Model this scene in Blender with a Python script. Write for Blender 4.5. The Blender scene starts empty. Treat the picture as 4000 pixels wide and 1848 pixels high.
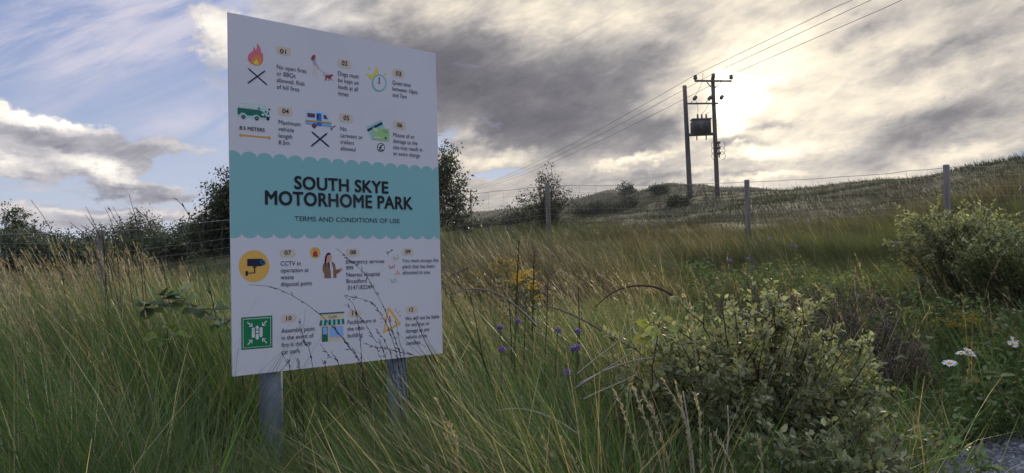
import bpy, math
import numpy as np
from math import radians, sin, cos, pi

scene = bpy.context.scene
COL = scene.collection
rng = np.random.default_rng(11)

# ------------------------------------------------------------------ camera
EYE = np.array([0.0, 0.0, 1.15])
PITCH, ROLL, FOC = 0.0426, -0.0278, 3112.06      # focal length in photo pixels (4000 x 1848)
_cp, _sp, _cr, _sr = cos(PITCH), sin(PITCH), cos(ROLL), sin(ROLL)
_fwd = np.array([0, _cp, _sp]); _up0 = np.array([0, -_sp, _cp]); _rt0 = np.array([1.0, 0, 0])
RIGHT = _rt0 * _cr + _up0 * _sr
UP = -_rt0 * _sr + _up0 * _cr
cam = bpy.data.cameras.new("camera")
cam.sensor_width = 36.0
cam.lens = 36.0 * FOC / 4000.0
cam.clip_start = 0.05
cam.clip_end = 20000
cam_ob = bpy.data.objects.new("camera", cam)
COL.objects.link(cam_ob)
from mathutils import Matrix
cam_ob.matrix_world = Matrix(((RIGHT[0], UP[0], -_fwd[0], EYE[0]), (RIGHT[1], UP[1], -_fwd[1], EYE[1]), (RIGHT[2], UP[2], -_fwd[2], EYE[2]), (0, 0, 0, 1)))
scene.camera = cam_ob

def ray(px, py):
    return _fwd + RIGHT * ((px - 2000) / FOC) + UP * ((924 - py) / FOC)
def at(px, py, y):
    d = ray(px, py)
    return EYE + d * (y / d[1])
def azel(px, py):
    d = ray(px, py)
    return math.degrees(math.atan2(d[0], d[1])), math.degrees(math.atan2(d[2], math.hypot(d[0], d[1])))

# ------------------------------------------------------------------ light
SUN_AZ, SUN_EL = azel(2885, 395)
sun = bpy.data.lights.new("sun", 'SUN')
sun.energy = 3.6
sun.angle = radians(4)
sun.color = (1.0, 0.88, 0.70)
sun_ob = bpy.data.objects.new("sun", sun)
COL.objects.link(sun_ob)
sun_ob.rotation_euler = (radians(90 - SUN_EL), 0, radians(180 - SUN_AZ))
sun_ob.location = (20, 60, 40)
vs = scene.view_settings
vs.view_transform = 'Standard'; vs.look = 'None'; vs.exposure = 0.15; vs.gamma = 1.0
try: vs.use_curve_mapping = False
except Exception: pass

world = bpy.data.worlds.new("World")
scene.world = world
world.use_nodes = True
world.cycles.sampling_method = 'MANUAL'
world.cycles.sample_map_resolution = 256
WT = world.node_tree
for n in list(WT.nodes): WT.nodes.remove(n)

class NG:
    """small helper for wiring nodes"""
    def __init__(s, tree): s.t = tree
    def node(s, typ, **kw):
        n = s.t.nodes.new(typ)
        for k, v in kw.items(): setattr(n, k, v)
        return n
    def put(s, sock, v):
        if isinstance(v, bpy.types.NodeSocket): s.t.links.new(v, sock)
        elif v is not None: sock.default_value = v
    def m(s, op, a, b=None, c=None, clamp=False):
        n = s.node('ShaderNodeMath', operation=op); n.use_clamp = clamp
        s.put(n.inputs[0], a)
        if b is not None: s.put(n.inputs[1], b)
        if c is not None: s.put(n.inputs[2], c)
        return n.outputs[0]
    def v(s, op, a, b=None, scale=None):
        n = s.node('ShaderNodeVectorMath', operation=op)
        s.put(n.inputs[0], a)
        if b is not None: s.put(n.inputs[1], b)
        if scale is not None: s.put(n.inputs['Scale'], scale)
        return n.outputs['Value'] if op in ('LENGTH', 'DOT_PRODUCT', 'DISTANCE') else n.outputs['Vector']
    def xyz(s, x, y, z=0.0):
        n = s.node('ShaderNodeCombineXYZ')
        s.put(n.inputs[0], x); s.put(n.inputs[1], y); s.put(n.inputs[2], z)
        return n.outputs[0]
    def sep(s, a):
        n = s.node('ShaderNodeSeparateXYZ'); s.put(n.inputs[0], a); return n.outputs
    def noise(s, vec, scale, detail=5, rough=.55, out=0, distort=0.0, dim='3D'):
        n = s.node('ShaderNodeTexNoise', noise_dimensions=dim)
        s.put(n.inputs['Vector'], vec); n.inputs['Scale'].default_value = scale
        n.inputs['Detail'].default_value = detail; n.inputs['Roughness'].default_value = rough
        n.inputs['Distortion'].default_value = distort
        return n.outputs[out]
    def rng(s, v, a, b, c=0.0, d=1.0, kind='SMOOTHSTEP'):
        n = s.node('ShaderNodeMapRange', interpolation_type=kind)
        s.put(n.inputs[0], v); s.put(n.inputs[1], a); s.put(n.inputs[2], b); s.put(n.inputs[3], c); s.put(n.inputs[4], d)
        return n.outputs[0]
    def mix(s, f, a, b, blend='MIX'):
        n = s.node('ShaderNodeMix', data_type='RGBA', blend_type=blend)
        s.put(n.inputs[0], f); s.put(n.inputs[6], a if not isinstance(a, tuple) else (*a, 1)[:4]); s.put(n.inputs[7], b if not isinstance(b, tuple) else (*b, 1)[:4])
        return n.outputs[2]
    def ramp(s, f, stops, interp='LINEAR'):
        n = s.node('ShaderNodeValToRGB'); cr = n.color_ramp; cr.interpolation = interp
        while len(cr.elements) < len(stops): cr.elements.new(0.5)
        for e, (p, c) in zip(cr.elements, stops): e.position = p; e.color = (*c, 1)
        s.put(n.inputs[0], f); return n.outputs[0]

def build_sky():
    g = NG(WT)
    d = g.node('ShaderNodeTexCoord').outputs['Generated']
    d = g.v('NORMALIZE', d)
    x, y, z = g.sep(d)
    az = g.m('DEGREES', g.m('ARCTAN2', x, y))
    el = g.m('DEGREES', g.m('ARCSINE', z))
    zc = g.m('MAXIMUM', z, -0.02)
    k = g.m('DIVIDE', 1.0, g.m('ADD', zc, 0.16))
    plane = g.xyz(g.m('MULTIPLY', x, k), g.m('MULTIPLY', y, k), 0.0)          # a flat cloud layer overhead
    # clear sky
    sky = g.node('ShaderNodeTexSky', sky_type='NISHITA')
    sky.sun_disc = False; sky.sun_elevation = radians(SUN_EL); sky.sun_rotation = radians(SUN_AZ)
    sky.air_density = 1.0; sky.dust_density = 1.2; sky.ozone_density = 2.0
    clear = g.v('MINIMUM', g.v('SCALE', sky.outputs[0], scale=0.095), (.9, .9, .9))
    clear = g.mix(0.90, clear, g.ramp(g.rng(el, -2, 40, 0, 1, 'LINEAR'), [(0, (.58, .61, .65)), (.20, (.41, .48, .64)), (.38, (.27, .345, .57)), (.55, (.225, .29, .53)), (1, (.16, .22, .48))]))
    clear = g.mix(g.rng(az, -4, 12), clear, g.v('MULTIPLY', clear, (.70, .74, .72)))
    # warps
    wn = g.noise(plane, 2.2, 6, .6, out=1)
    wv = g.v('SUBTRACT', wn, (0.5, 0.5, 0.5)); wx, wy, wz = g.sep(wv)
    wn2 = g.noise(g.xyz(az, el), 0.55, 5, .62, out=1)
    vx, vy, vz = g.sep(g.v('SUBTRACT', wn2, (0.5, 0.5, 0.5)))
    azw = g.m('ADD', az, g.m('ADD', g.m('MULTIPLY', wx, 5.0), g.m('MULTIPLY', vx, 4.0)))
    elw = g.m('ADD', el, g.m('ADD', g.m('MULTIPLY', wy, 2.4), g.m('MULTIPLY', vy, 1.6)))
    P = g.xyz(azw, elw, 0.0)
    def blob(px, py, rx, ry, rot=0.0, soft=0.0):
        """soft ellipse on the sky: centre and radii in photo pixels (54 px = 1 degree)"""
        a, e = azel(px, py)
        q = g.v('SUBTRACT', P, (a, e, 0))
        if rot:
            r = g.node('ShaderNodeVectorRotate', rotation_type='Z_AXIS'); g.put(r.inputs['Vector'], q); r.inputs['Angle'].default_value = radians(-rot); q = r.outputs[0]
        q = g.v('MULTIPLY', q, (54.0 / rx, 54.0 / ry, 0))
        return g.rng(g.v('LENGTH', q), 1.0, soft, 0, 1)
    def total(lst, start=0.0):
        acc = start
        for w, b in lst:
            acc = g.m('MULTIPLY_ADD', b, w, acc)
        return acc
    # ---- brightness of the cloud deck
    def tilted(ca, sa, ku, kv):      # noise stretched along a slanting direction on the sky
        return g.xyz(g.m('MULTIPLY', g.m('ADD', g.m('MULTIPLY', az, ca), g.m('MULTIPLY', el, sa)), ku), g.m('MULTIPLY', g.m('ADD', g.m('MULTIPLY', az, -sa), g.m('MULTIPLY', el, ca)), kv))
    n1 = g.noise(plane, 3.4, 6, .56)
    n2 = g.noise(g.xyz(g.m('MULTIPLY', az, .20), g.m('MULTIPLY', el, .50)), 1.0, 7, .62, distort=.4)
    n3 = g.noise(tilted(.94, .34, .15, .42), 1.0, 7, .62, distort=.6)
    n4 = g.noise(tilted(.94, .34, .55, 1.5), 1.0, 5, .6, distort=.5)
    nz = g.m('MULTIPLY_ADD', g.m('SUBTRACT', n4, .5), .24, g.m('SUBTRACT', g.m('ADD', g.m('MULTIPLY', n1, .45), g.m('ADD', g.m('MULTIPLY', n2, .45), g.m('MULTIPLY', n3, .60))), .75))
    B = total([
        (-.46, blob(1980, 350, 860, 300, -8)), (-.30, blob(1600, 260, 560, 230)), (-.34, blob(2150, 510, 640, 140, -3)), (-.12, blob(2400, 610, 300, 60)),
        (-.20, blob(2330, 330, 360, 220)), (-.14, blob(2560, 560, 200, 70)), (-.26, blob(2560, 500, 170, 80)), (-.46, blob(2860, 545, 190, 36, -6)), (-.28, blob(2830, 640, 220, 30)), (-.22, blob(2500, 690, 260, 30)), (-.2, blob(2920, 680, 160, 20)),
        (-.38, blob(3680, 480, 430, 110, 14)), (-.34, blob(3650, 230, 400, 80, 16)), (-.16, blob(3350, 130, 300, 60, 20)), (-.26, blob(3020, 490, 180, 24, 4)), (-.20, blob(2560, 230, 190, 120)), (-.16, blob(2640, 80, 200, 80)), (-.10, blob(2950, 60, 200, 60)), (-.14, blob(3100, 330, 180, 40, 12)),
        (.34, blob(1850, 520, 120, 110)), (.36, blob(1960, 620, 300, 46, 4)), (.46, blob(2480, 628, 260, 30, 12)), (.36, blob(2720, 655, 160, 30)),
        (.22, blob(2200, 60, 520, 110)), (.22, blob(1380, 60, 260, 90)), (.44, blob(3000, 600, 360, 50, 4)), (.20, blob(3020, 220, 420, 260)), (.26, blob(3700, 640, 420, 50, 12)), (.16, blob(3450, 360, 380, 110, 15)),
        (.30, blob(2990, 690, 260, 26)), (.17, blob(3350, 260, 1050, 520)), (.10, blob(2300, 60, 900, 180)),
        (.62, blob(150, 466, 380, 46, -7)), (.50, blob(390, 670, 210, 56, -20)), (.30, blob(60, 640, 260, 36)), (-.20, blob(180, 560, 330, 44, -8)), (-.12, blob(330, 640, 140, 30)), (.20, blob(690, 580, 160, 30)), (-.22, blob(540, 752, 300, 26)), (.08, blob(300, 840, 600, 60)), (.42, blob(880, 110, 180, 170)), (.18, blob(300, 820, 560, 24)),
    ], 0.66)
    B = g.m('MULTIPLY_ADD', nz, 1.08, B)
    # sun behind thin cloud
    sd = (sin(radians(SUN_AZ)) * cos(radians(SUN_EL)), cos(radians(SUN_AZ)) * cos(radians(SUN_EL)), sin(radians(SUN_EL)))
    dsun = g.m('DEGREES', g.m('ARCCOSINE', g.m('MINIMUM', g.v('DOT_PRODUCT', d, sd), 0.99999)))
    dw = g.m('MULTIPLY_ADD', vx, 5.0, g.m('MULTIPLY_ADD', nz, -2.2, dsun))
    glow = g.m('ADD', g.m('MULTIPLY', g.m('POWER', 2.718, g.m('MULTIPLY', dw, -0.50)), 0.70), g.m('MULTIPLY', g.m('POWER', 2.718, g.m('MULTIPLY', dsun, -0.12)), 0.20))
    B = g.m('ADD', B, glow)
    deck = g.ramp(g.rng(B, -.1, 1.4, 0, 1, 'LINEAR'), [(0, (.10, .098, .118)), (.20, (.155, .150, .172)), (.36, (.235, .225, .238)), (.48, (.385, .362, .35)), (.60, (.59, .535, .475)), (.76, (.90, .80, .64)), (1, (1.3, 1.17, .92))])
    deck = g.mix(g.rng(az, -6, -16), deck, g.v('MULTIPLY', deck, (1.0, 1.05, 1.20)))
    # ---- where there is cloud
    cov = total([
        (1.0, blob(2350, 300, 1650, 900, 0, .72)), (1.0, blob(3500, 100, 1500, 560, 10, .8)), (.6, blob(1250, 40, 420, 120)), (.8, blob(3800, 420, 640, 220, 14, .4)), (.9, blob(3800, 655, 500, 60, 12)), (.6, blob(3030, 685, 190, 36)), (.35, blob(3320, 650, 120, 26)),
        (-.95, blob(3400, 590, 520, 110, 3, .2)), (-.75, blob(3300, 560, 420, 110, 6, .1)), (-.5, blob(3000, 780, 900, 60, 2, .1)), (-.7, blob(1750, 550, 90, 80)), (-1.0, blob(1940, 680, 190, 30, 0, .1)), (-.5, blob(2830, 20, 170, 50)), (-.5, blob(1180, 150, 300, 120)),
        (1.5, blob(60, 560, 500, 128, -6, .5)), (1.4, blob(390, 650, 210, 86, -18, .4)), (.9, blob(690, 590, 210, 40, 0, .2)), (.9, blob(560, 748, 320, 36, 0, .3)), (.95, blob(300, 840, 700, 70, 2, .3)), (.6, blob(760, 850, 300, 40)), (.7, blob(130, 720, 200, 30)),
        (.75, blob(810, 55, 150, 70, 0, .2)), (.8, blob(860, 160, 130, 90, 0, .2)),
    ], 0.0)
    ncov = g.noise(g.xyz(g.m('MULTIPLY', az, .26), g.m('MULTIPLY', el, .80)), 1.0, 9, .62, distort=.3)
    cov = g.m('ADD', cov, g.m('MULTIPLY', g.m('SUBTRACT', ncov, .5), 1.5))
    cov = g.rng(cov, .22, .92)
    # thin high cloud on the clear side
    nc = g.noise(tilted(.90, .43, .10, .50), 1.0, 7, .62, distort=.4)
    thin = total([(.85, blob(450, 110, 900, 220, 16, .2)), (.5, blob(760, 500, 420, 80, 12)), (.3, blob(400, 400, 800, 300))], 0.08)
    thin = g.m('MULTIPLY', thin, g.rng(nc, .34, .66))
    clear = g.mix(thin, clear, (.60, .58, .68))
    col = g.mix(cov, clear, deck)
    # the half of the sky behind the camera: blue with sunlit cloud
    nb = g.rng(g.noise(plane, 1.4, 6, .6), .42, .62)
    back = g.mix(g.m('MULTIPLY', nb, .75), g.v('MULTIPLY', clear, (.8, .78, .92)), (0.38, .40, .54))
    bf = g.rng(y, .45, -.15)
    col = g.mix(bf, col, back)
    # added bright cloud above the view, lifts light on grass tops and daisies
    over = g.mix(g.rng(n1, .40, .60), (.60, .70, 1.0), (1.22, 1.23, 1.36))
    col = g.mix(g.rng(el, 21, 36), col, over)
    # white heart of the glow
    heart = g.rng(dw, 2.3, .9)
    col = g.v('ADD', col, g.v('SCALE', (1.6, 1.45, 1.15), scale=heart))
    col = g.mix(g.rng(el, -1, -6), col, (.05, .055, .04))
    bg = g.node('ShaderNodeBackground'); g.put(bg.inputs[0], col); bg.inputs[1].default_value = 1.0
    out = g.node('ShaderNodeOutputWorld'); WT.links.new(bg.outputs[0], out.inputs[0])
build_sky()

# ------------------------------------------------------------------ helpers: tags, meshes, materials
def tag(o, label=None, cat=None, group=None, kind=None):
    if label: o['label'] = label
    if cat: o['category'] = cat
    if group: o['group'] = group
    if kind: o['kind'] = kind
    return o
def empty(name, loc, label=None, cat=None, group=None):
    o = bpy.data.objects.new(name, None); COL.objects.link(o)
    o.location = [float(c) for c in loc]; o.empty_display_size = .2
    return tag(o, label, cat, group)

class MB:
    """collects vertices, quads / polygons and a tint per vertex; build() links them as one mesh object"""
    def __init__(s): s.v = []; s.q = []; s.c = []; s.m = []; s.n = 0; s.poly = []
    def add(s, verts, quads, tint=(1, 1, 1), mat=0):
        verts = np.asarray(verts, float).reshape(-1, 3); quads = np.asarray(quads, np.int64).reshape(-1, 4)
        s.v.append(verts); s.q.append(quads + s.n); s.m.append(np.full(len(quads), mat))
        t = np.asarray(tint, float)
        s.c.append(np.broadcast_to(t, (len(verts), 3)) if t.ndim == 1 else t)
        s.n += len(verts)
    def box(s, c, size, ax=None, tint=(1, 1, 1), mat=0):
        ax = np.eye(3) if ax is None else np.asarray(ax, float)
        h = np.asarray(size, float) / 2
        k = np.array([[i, j, l] for i in (-1, 1) for j in (-1, 1) for l in (-1, 1)], float) * h
        s.add(np.asarray(c) + k @ ax, [(0, 1, 3, 2), (4, 6, 7, 5), (0, 4, 5, 1), (2, 3, 7, 6), (0, 2, 6, 4), (1, 5, 7, 3)], tint, mat)
    def tube(s, pts, rad, sides=6, tint=(1, 1, 1), mat=0, cap=True):
        pts = np.asarray(pts, float); n = len(pts)
        rad = np.broadcast_to(np.asarray(rad, float), (n,))
        t = np.gradient(pts, axis=0); t /= np.linalg.norm(t, axis=1)[:, None] + 1e-12
        ref = np.array([0, 0, 1.0]) if abs(t.mean(0)[2]) < .8 * np.linalg.norm(t.mean(0)) else np.array([0.3, 1.0, 0])
        a = np.cross(t, ref); a /= np.linalg.norm(a, axis=1)[:, None] + 1e-12
        b = np.cross(t, a)
        an = np.arange(sides) * 2 * pi / sides
        ring = pts[:, None, :] + rad[:, None, None] * (np.cos(an)[None, :, None] * a[:, None, :] + np.sin(an)[None, :, None] * b[:, None, :])
        v = ring.reshape(-1, 3); q = []
        for i in range(n - 1):
            for j in range(sides):
                k = (j + 1) % sides
                q.append((i * sides + j, i * sides + k, (i + 1) * sides + k, (i + 1) * sides + j))
        tt = np.asarray(tint, float)
        s.add(v, q, tt, mat)
        if cap:
            for i0, flip in ((0, 1), (n - 1, 0)):
                base = s.n - n * sides + i0 * sides
                f = [base + j for j in range(sides)]
                s.poly.append((f[::-1] if flip else f, mat))
    def build(s, name, mats, parent=None, smooth=False, loc=None):
        me = bpy.data.meshes.new(name)
        v = np.concatenate(s.v); q = np.concatenate(s.q); m = np.concatenate(s.m); c = np.concatenate(s.c)
        if loc is not None: v = v - np.asarray(loc)
        npoly = len(q) + len(s.poly)
        me.vertices.add(len(v)); me.vertices.foreach_set('co', v.astype(np.float32).ravel())
        extra = [i for f, _ in s.poly for i in f]
        lv = np.concatenate([q.ravel(), np.array(extra, np.int64)]).astype(np.int32)
        tot = np.concatenate([np.full(len(q), 4), np.array([len(f) for f, _ in s.poly], np.int64)]).astype(np.int32)
        me.loops.add(len(lv)); me.loops.foreach_set('vertex_index', lv)
        me.polygons.add(npoly)
        me.polygons.foreach_set('loop_start', np.concatenate([[0], np.cumsum(tot)[:-1]]).astype(np.int32))
        me.polygons.foreach_set('loop_total', tot)
        me.polygons.foreach_set('material_index', np.concatenate([m, np.array([k for _, k in s.poly], np.int64)]).astype(np.int32))
        if smooth: me.polygons.foreach_set('use_smooth', np.ones(npoly, bool))
        at_ = me.attributes.new('tint', 'FLOAT_COLOR', 'POINT')
        at_.data.foreach_set('color', np.concatenate([c, np.ones((len(c), 1))], 1).astype(np.float32).ravel())
        for mm in (mats if isinstance(mats, (list, tuple)) else [mats]): me.materials.append(mm)
        me.update(calc_edges=True)
        o = bpy.data.objects.new(name, me); COL.objects.link(o)
        if loc is not None: o.location = [float(x) for x in loc]
        if parent is not None:
            o.parent = parent
            if loc is None: o.location = -parent.location
        return o
# a mesh given in world coordinates keeps them: under a parent at P its own location is -P

def new_mat(name):
    m = bpy.data.materials.new(name); m.use_nodes = True
    t = m.node_tree
    for n in list(t.nodes): t.nodes.remove(n)
    return m, NG(t)
def finish(g, shader):
    o = g.node('ShaderNodeOutputMaterial'); g.t.links.new(shader, o.inputs[0])
def principled(g, col, rough=.6, metal=0.0, spec=.4, normal=None):
    p = g.node('ShaderNodeBsdfPrincipled')
    g.put(p.inputs['Base Color'], col if not isinstance(col, tuple) else (*col, 1)); g.put(p.inputs['Roughness'], rough); g.put(p.inputs['Metallic'], metal)
    g.put(p.inputs['Specular IOR Level'], spec)
    if normal is not None: g.put(p.inputs['Normal'], normal)
    return p.outputs[0]
def bump(g, h, strength=.3, dist=.01):
    b = g.node('ShaderNodeBump'); b.inputs['Strength'].default_value = strength; b.inputs['Distance'].default_value = dist
    g.put(b.inputs['Height'], h); return b.outputs[0]
def objco(g): return g.node('ShaderNodeTexCoord').outputs['Object']
def geopos(g): return g.node('ShaderNodeNewGeometry').outputs['Position']

def leafy(name, trans=.35, rough=.55, spec=.25, gain=1.0, tgain=(1.12, 1.13, .68)):
    """thin leaf or blade: the tint attribute reflected, and a warmer share of it let through"""
    m, g = new_mat(name)
    a = g.node('ShaderNodeAttribute'); a.attribute_name = 'tint'
    n = g.noise(geopos(g), 55.0, 2, .5)
    col = g.mix(g.rng(n, .3, .7, 0, .45), a.outputs['Color'], g.v('MULTIPLY', a.outputs['Color'], (.62, .62, .6)))
    if gain != 1.0: col = g.v('SCALE', col, scale=gain)
    p = principled(g, col, rough, 0, spec)
    tr = g.node('ShaderNodeBsdfTranslucent'); g.put(tr.inputs[0], g.v('MULTIPLY', col, tgain))
    mx = g.node('ShaderNodeMixShader'); mx.inputs[0].default_value = trans
    g.t.links.new(p, mx.inputs[1]); g.t.links.new(tr.outputs[0], mx.inputs[2])
    finish(g, mx.outputs[0]); return m
def plain(name, col, rough=.6, metal=0.0, spec=.4):
    m, g = new_mat(name)
    n = g.noise(objco(g), 40.0, 3, .5)
    c = g.mix(g.rng(n, .3, .7, 0, .12), tuple(col), tuple(x * .8 for x in col))
    finish(g, principled(g, c, rough, metal, spec)); return m
def weathered_wood(name, c1, c2, scale=1.0):
    m, g = new_mat(name)
    q = g.v('MULTIPLY', objco(g), (30 * scale, 30 * scale, 2.0 * scale))
    n = g.noise(q, 1.0, 5, .6); n2 = g.noise(objco(g), 2.5, 3, .5)
    c = g.mix(g.rng(n, .3, .7), tuple(c1), tuple(c2)); c = g.mix(g.rng(n2, .45, .7, 0, .6), c, (.07, .075, .05))
    finish(g, principled(g, c, .85, 0, .2, bump(g, n, .5, .01))); return m
def tinted(name, rough=.8, spec=.2):
    m, g = new_mat(name)
    a = g.node('ShaderNodeAttribute'); a.attribute_name = 'tint'
    n = g.noise(objco(g), 25.0, 4, .6)
    c = g.mix(g.rng(n, .3, .7, 0, .6), a.outputs['Color'], g.v('SCALE', a.outputs['Color'], scale=.55))
    finish(g, principled(g, c, rough, 0, spec, bump(g, n, .3, .004))); return m

M_GRASS = leafy('grass blade', .46, .5, .35)
M_HILLGRASS = leafy('hill grass', .24, .75, .12)
M_LEAF = leafy('leaf', .38, .6, .22)
M_TREELEAF = leafy('tree leaf', .22, .5, .3)
M_PETAL = leafy('petal', .45, .6, .1, 1.15, (1, 1, 1))
M_BARK = tinted('bark')
M_STEM = tinted('stem')
M_POST = weathered_wood('fence timber', (.22, .20, .185), (.12, .11, .10))
M_POLE = weathered_wood('pole timber', (.11, .095, .088), (.07, .06, .055), .5)
M_WIRE = plain('galvanised wire', (.20, .21, .22), .6, .3)
M_CABLE = plain('cable', (.05, .05, .055), .5, .4)
M_STEEL = plain('painted steel', (.085, .085, .095), .5, .3)
M_PORC = plain('dark porcelain', (.06, .045, .045), .25, 0, .5)

# ------------------------------------------------------------------ ground
def vnoise(x, y, seed=0):
    """smooth value noise, arrays in, -1..1 out"""
    xi = np.floor(x).astype(np.int64); yi = np.floor(y).astype(np.int64); fx = x - xi; fy = y - yi
    fx = fx * fx * (3 - 2 * fx); fy = fy * fy * (3 - 2 * fy)
    def hsh(a, b):
        h = (a * 374761393 + b * 668265263 + seed * 974634721) & 0xFFFFFFFF
        h = ((h ^ (h >> 13)) * 1274126177) & 0xFFFFFFFF
        return ((h ^ (h >> 16)) & 0xFFFF) / 32767.5 - 1
    return (hsh(xi, yi) * (1 - fx) + hsh(xi + 1, yi) * fx) * (1 - fy) + (hsh(xi, yi + 1) * (1 - fx) + hsh(xi + 1, yi + 1) * fx) * fy
def fbm(x, y, seed=0, oct=4):
    s = 0; a = .5
    for o in range(oct): s = s + a * vnoise(x * 2 ** o, y * 2 ** o, seed + o * 17); a *= .5
    return s

# for a fan of directions (photo column at the skyline): rows of (distance, photo row of the ground there)
_TAB = [
    (-1400, [(16, 1150), (35, 1110), (80, 1070), (400, 1080)]),
    (0,    [(16, 1122), (35, 1085), (80, 1045), (400, 1040)]),
    (400,  [(16, 1112), (35, 1062), (80, 1034), (400, 1020)]),
    (700,  [(16, 1084), (35, 1045), (80, 1005), (260, 960)]),
    (1300, [(16, 1012), (40, 960), (120, 925), (230, 862)]),
    (1600, [(16, 990), (40, 930), (150, 895), (240, 842)]),
    (1850, [(16, 978), (42, 912), (180, 873), (240, 818)]),
    (2000, [(16, 975), (42, 902), (140, 866), (215, 800)]),
    (2200, [(16, 972), (42, 880), (100, 848), (180, 764)]),
    (2400, [(16, 973), (42, 862), (80, 808), (130, 735)]),
    (2600, [(16, 975), (42, 852), (70, 770), (95, 715)]),
    (2760, [(16, 976), (42, 832), (60, 765), (84, 713)]),
    (2900, [(16, 978), (40, 818), (58, 764), (77, 720)]),
    (3100, [(16, 972), (36, 812), (52, 765), (68, 727)]),
    (3260, [(16, 965), (34, 800), (48, 757), (60, 727)]),
    (3420, [(15, 962), (30, 800), (42, 748), (53, 714)]),
    (3600, [(14, 950), (26, 790), (38, 726), (48, 692)]),
    (3800, [(13, 935), (22, 780), (32, 694), (43, 652)]),
    (4000, [(12, 922), (20, 766), (29, 664), (39, 614)]),
    (4500, [(11, 905), (19, 720), (27, 605), (36, 545)]),
    (5600, [(11, 900), (19, 720), (27, 605), (36, 545)]),
]
_LR = np.linspace(math.log(.2), math.log(3000), 400)
def _profiles():
    az = []; H = []
    for px, rows in _TAB:
        az.append(azel(px, 900)[0])
        rr = [0, 1.2, 2.0, 2.8]; zz = [-1.15, -1.13, -1.06, -.98]
        if px > 3380: rr += [3.6, 4.75, 5.05, 5.7]; zz += [-.96, -.95, -.90, -.70]
        else: rr += [4.3]; zz += [-.80]
        for d, row in rows:
            e = azel(px, row)[1]; rr.append(d); zz.append(d * math.tan(radians(e)))
        top = zz[-1]; R = rr[-1]
        rr += [R * 1.25, R * 1.8, 700, 3000]; zz += [top * 1.0, top * .9, 8, 12]
        order = np.argsort(rr); rr = np.array(rr)[order]; zz = np.array(zz)[order]
        z = np.interp(np.exp(_LR), rr, zz)
        k = np.ones(9) / 9; zs = np.convolve(np.pad(z, 4, 'edge'), k, 'valid')
        H.append(zs + EYE[2])
    az = [-180, -100, -60] + az + [70, 110, 180]
    flat = np.full(400, 0.0) + np.interp(np.exp(_LR), [0, 10, 60, 3000], [0, 0, 1, 10])
    H = [flat, flat, H[0] * .5 + flat * .5] + H + [H[-1], flat, flat]
    return np.array(az), np.array(H)
_AZ, _H = _profiles()
_FAZ = np.concatenate([np.arange(-180, -45, 3.0), np.arange(-45, 45, .25), np.arange(45, 180.1, 3.0)])
_FH = np.array([np.interp(_FAZ, _AZ, _H[:, j]) for j in range(400)]).T
# ease the joints between directions
_k = np.hanning(9); _k /= _k.sum()
for j in range(400): _FH[:, j] = np.convolve(np.pad(_FH[:, j], 4, 'edge'), _k, 'valid')
def ground_z(x, y, rough=True):
    x = np.asarray(x, float); y = np.asarray(y, float)
    r = np.maximum(np.hypot(x, y), .21); a = np.degrees(np.arctan2(x, y))
    fi = np.clip(np.interp(a, _FAZ, np.arange(len(_FAZ))), 0, len(_FAZ) - 1.001); fj = np.clip((np.log(r) - _LR[0]) / (_LR[1] - _LR[0]), 0, 398.999)
    i = fi.astype(int); j = fj.astype(int); u = fi - i; w = fj - j
    z = (_FH[i, j] * (1 - u) + _FH[i + 1, j] * u) * (1 - w) + (_FH[i, j + 1] * (1 - u) + _FH[i + 1, j + 1] * u) * w
    if rough:
        k = np.clip((r - 5) / 12, 0, 1)
        z = z + k * (.10 * fbm(x / 1.7, y / 1.7, 3) + np.clip(r / 60, 0, 1.4) * .45 * fbm(x / 7.0, y / 7.0, 5) + np.clip((r - 25) / 60, 0, 1.5) * .7 * fbm(x / 22.0, y / 22.0, 8))
    return z
def build_ground():
    radii = np.concatenate([[.25], np.exp(np.linspace(math.log(.5), math.log(140), 300)), np.exp(np.linspace(math.log(145), math.log(900), 40))])
    azs = np.concatenate([np.arange(-180, -44, 4.0), np.arange(-44, 44, .2), np.arange(44, 179.9, 4.0)])
    A, Rr = np.meshgrid(np.radians(azs), radii, indexing='ij')
    X = Rr * np.sin(A); Y = Rr * np.cos(A); Zz = ground_z(X, Y)
    V = np.stack([X, Y, Zz], -1).reshape(-1, 3); na, nr = A.shape
    i = np.arange(na)[:, None]; j = np.arange(nr - 1)[None, :]; i2 = (i + 1) % na
    Q = np.stack([i * nr + j, i * nr + j + 1, i2 * nr + j + 1, i2 * nr + j], -1).reshape(-1, 4)
    b = MB(); b.add(V, Q)
    b.v.append(np.array([[0, 0, 0.0]])); b.c.append(np.ones((1, 3))); c = b.n; b.n += 1
    for k in range(na): b.poly.append(([c, ((k + 1) % na) * nr, k * nr][::-1], 0))
    m, g = new_mat('moor ground')
    P = geopos(g)
    n1 = g.noise(P, .16, 5, .6); n2 = g.noise(P, 1.3, 5, .65); n3 = g.noise(P, 9.0, 4, .6)
    c = g.ramp(n1, [(.30, (.050, .060, .026)), (.45, (.095, .092, .042)), (.56, (.110, .094, .050)), (.70, (.062, .074, .032))])
    c = g.mix(g.rng(n2, .42, .62), c, (.040, .036, .020))
    c = g.mix(g.rng(n3, .45, .7, 0, .5), c, (.11, .09, .045))
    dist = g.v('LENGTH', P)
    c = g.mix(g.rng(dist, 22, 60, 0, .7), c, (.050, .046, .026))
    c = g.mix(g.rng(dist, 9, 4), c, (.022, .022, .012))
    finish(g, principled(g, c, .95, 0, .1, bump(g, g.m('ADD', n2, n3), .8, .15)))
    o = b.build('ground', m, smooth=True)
    tag(o, 'rough moorland ground rising to a low hill', kind='structure')
build_ground()

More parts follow.
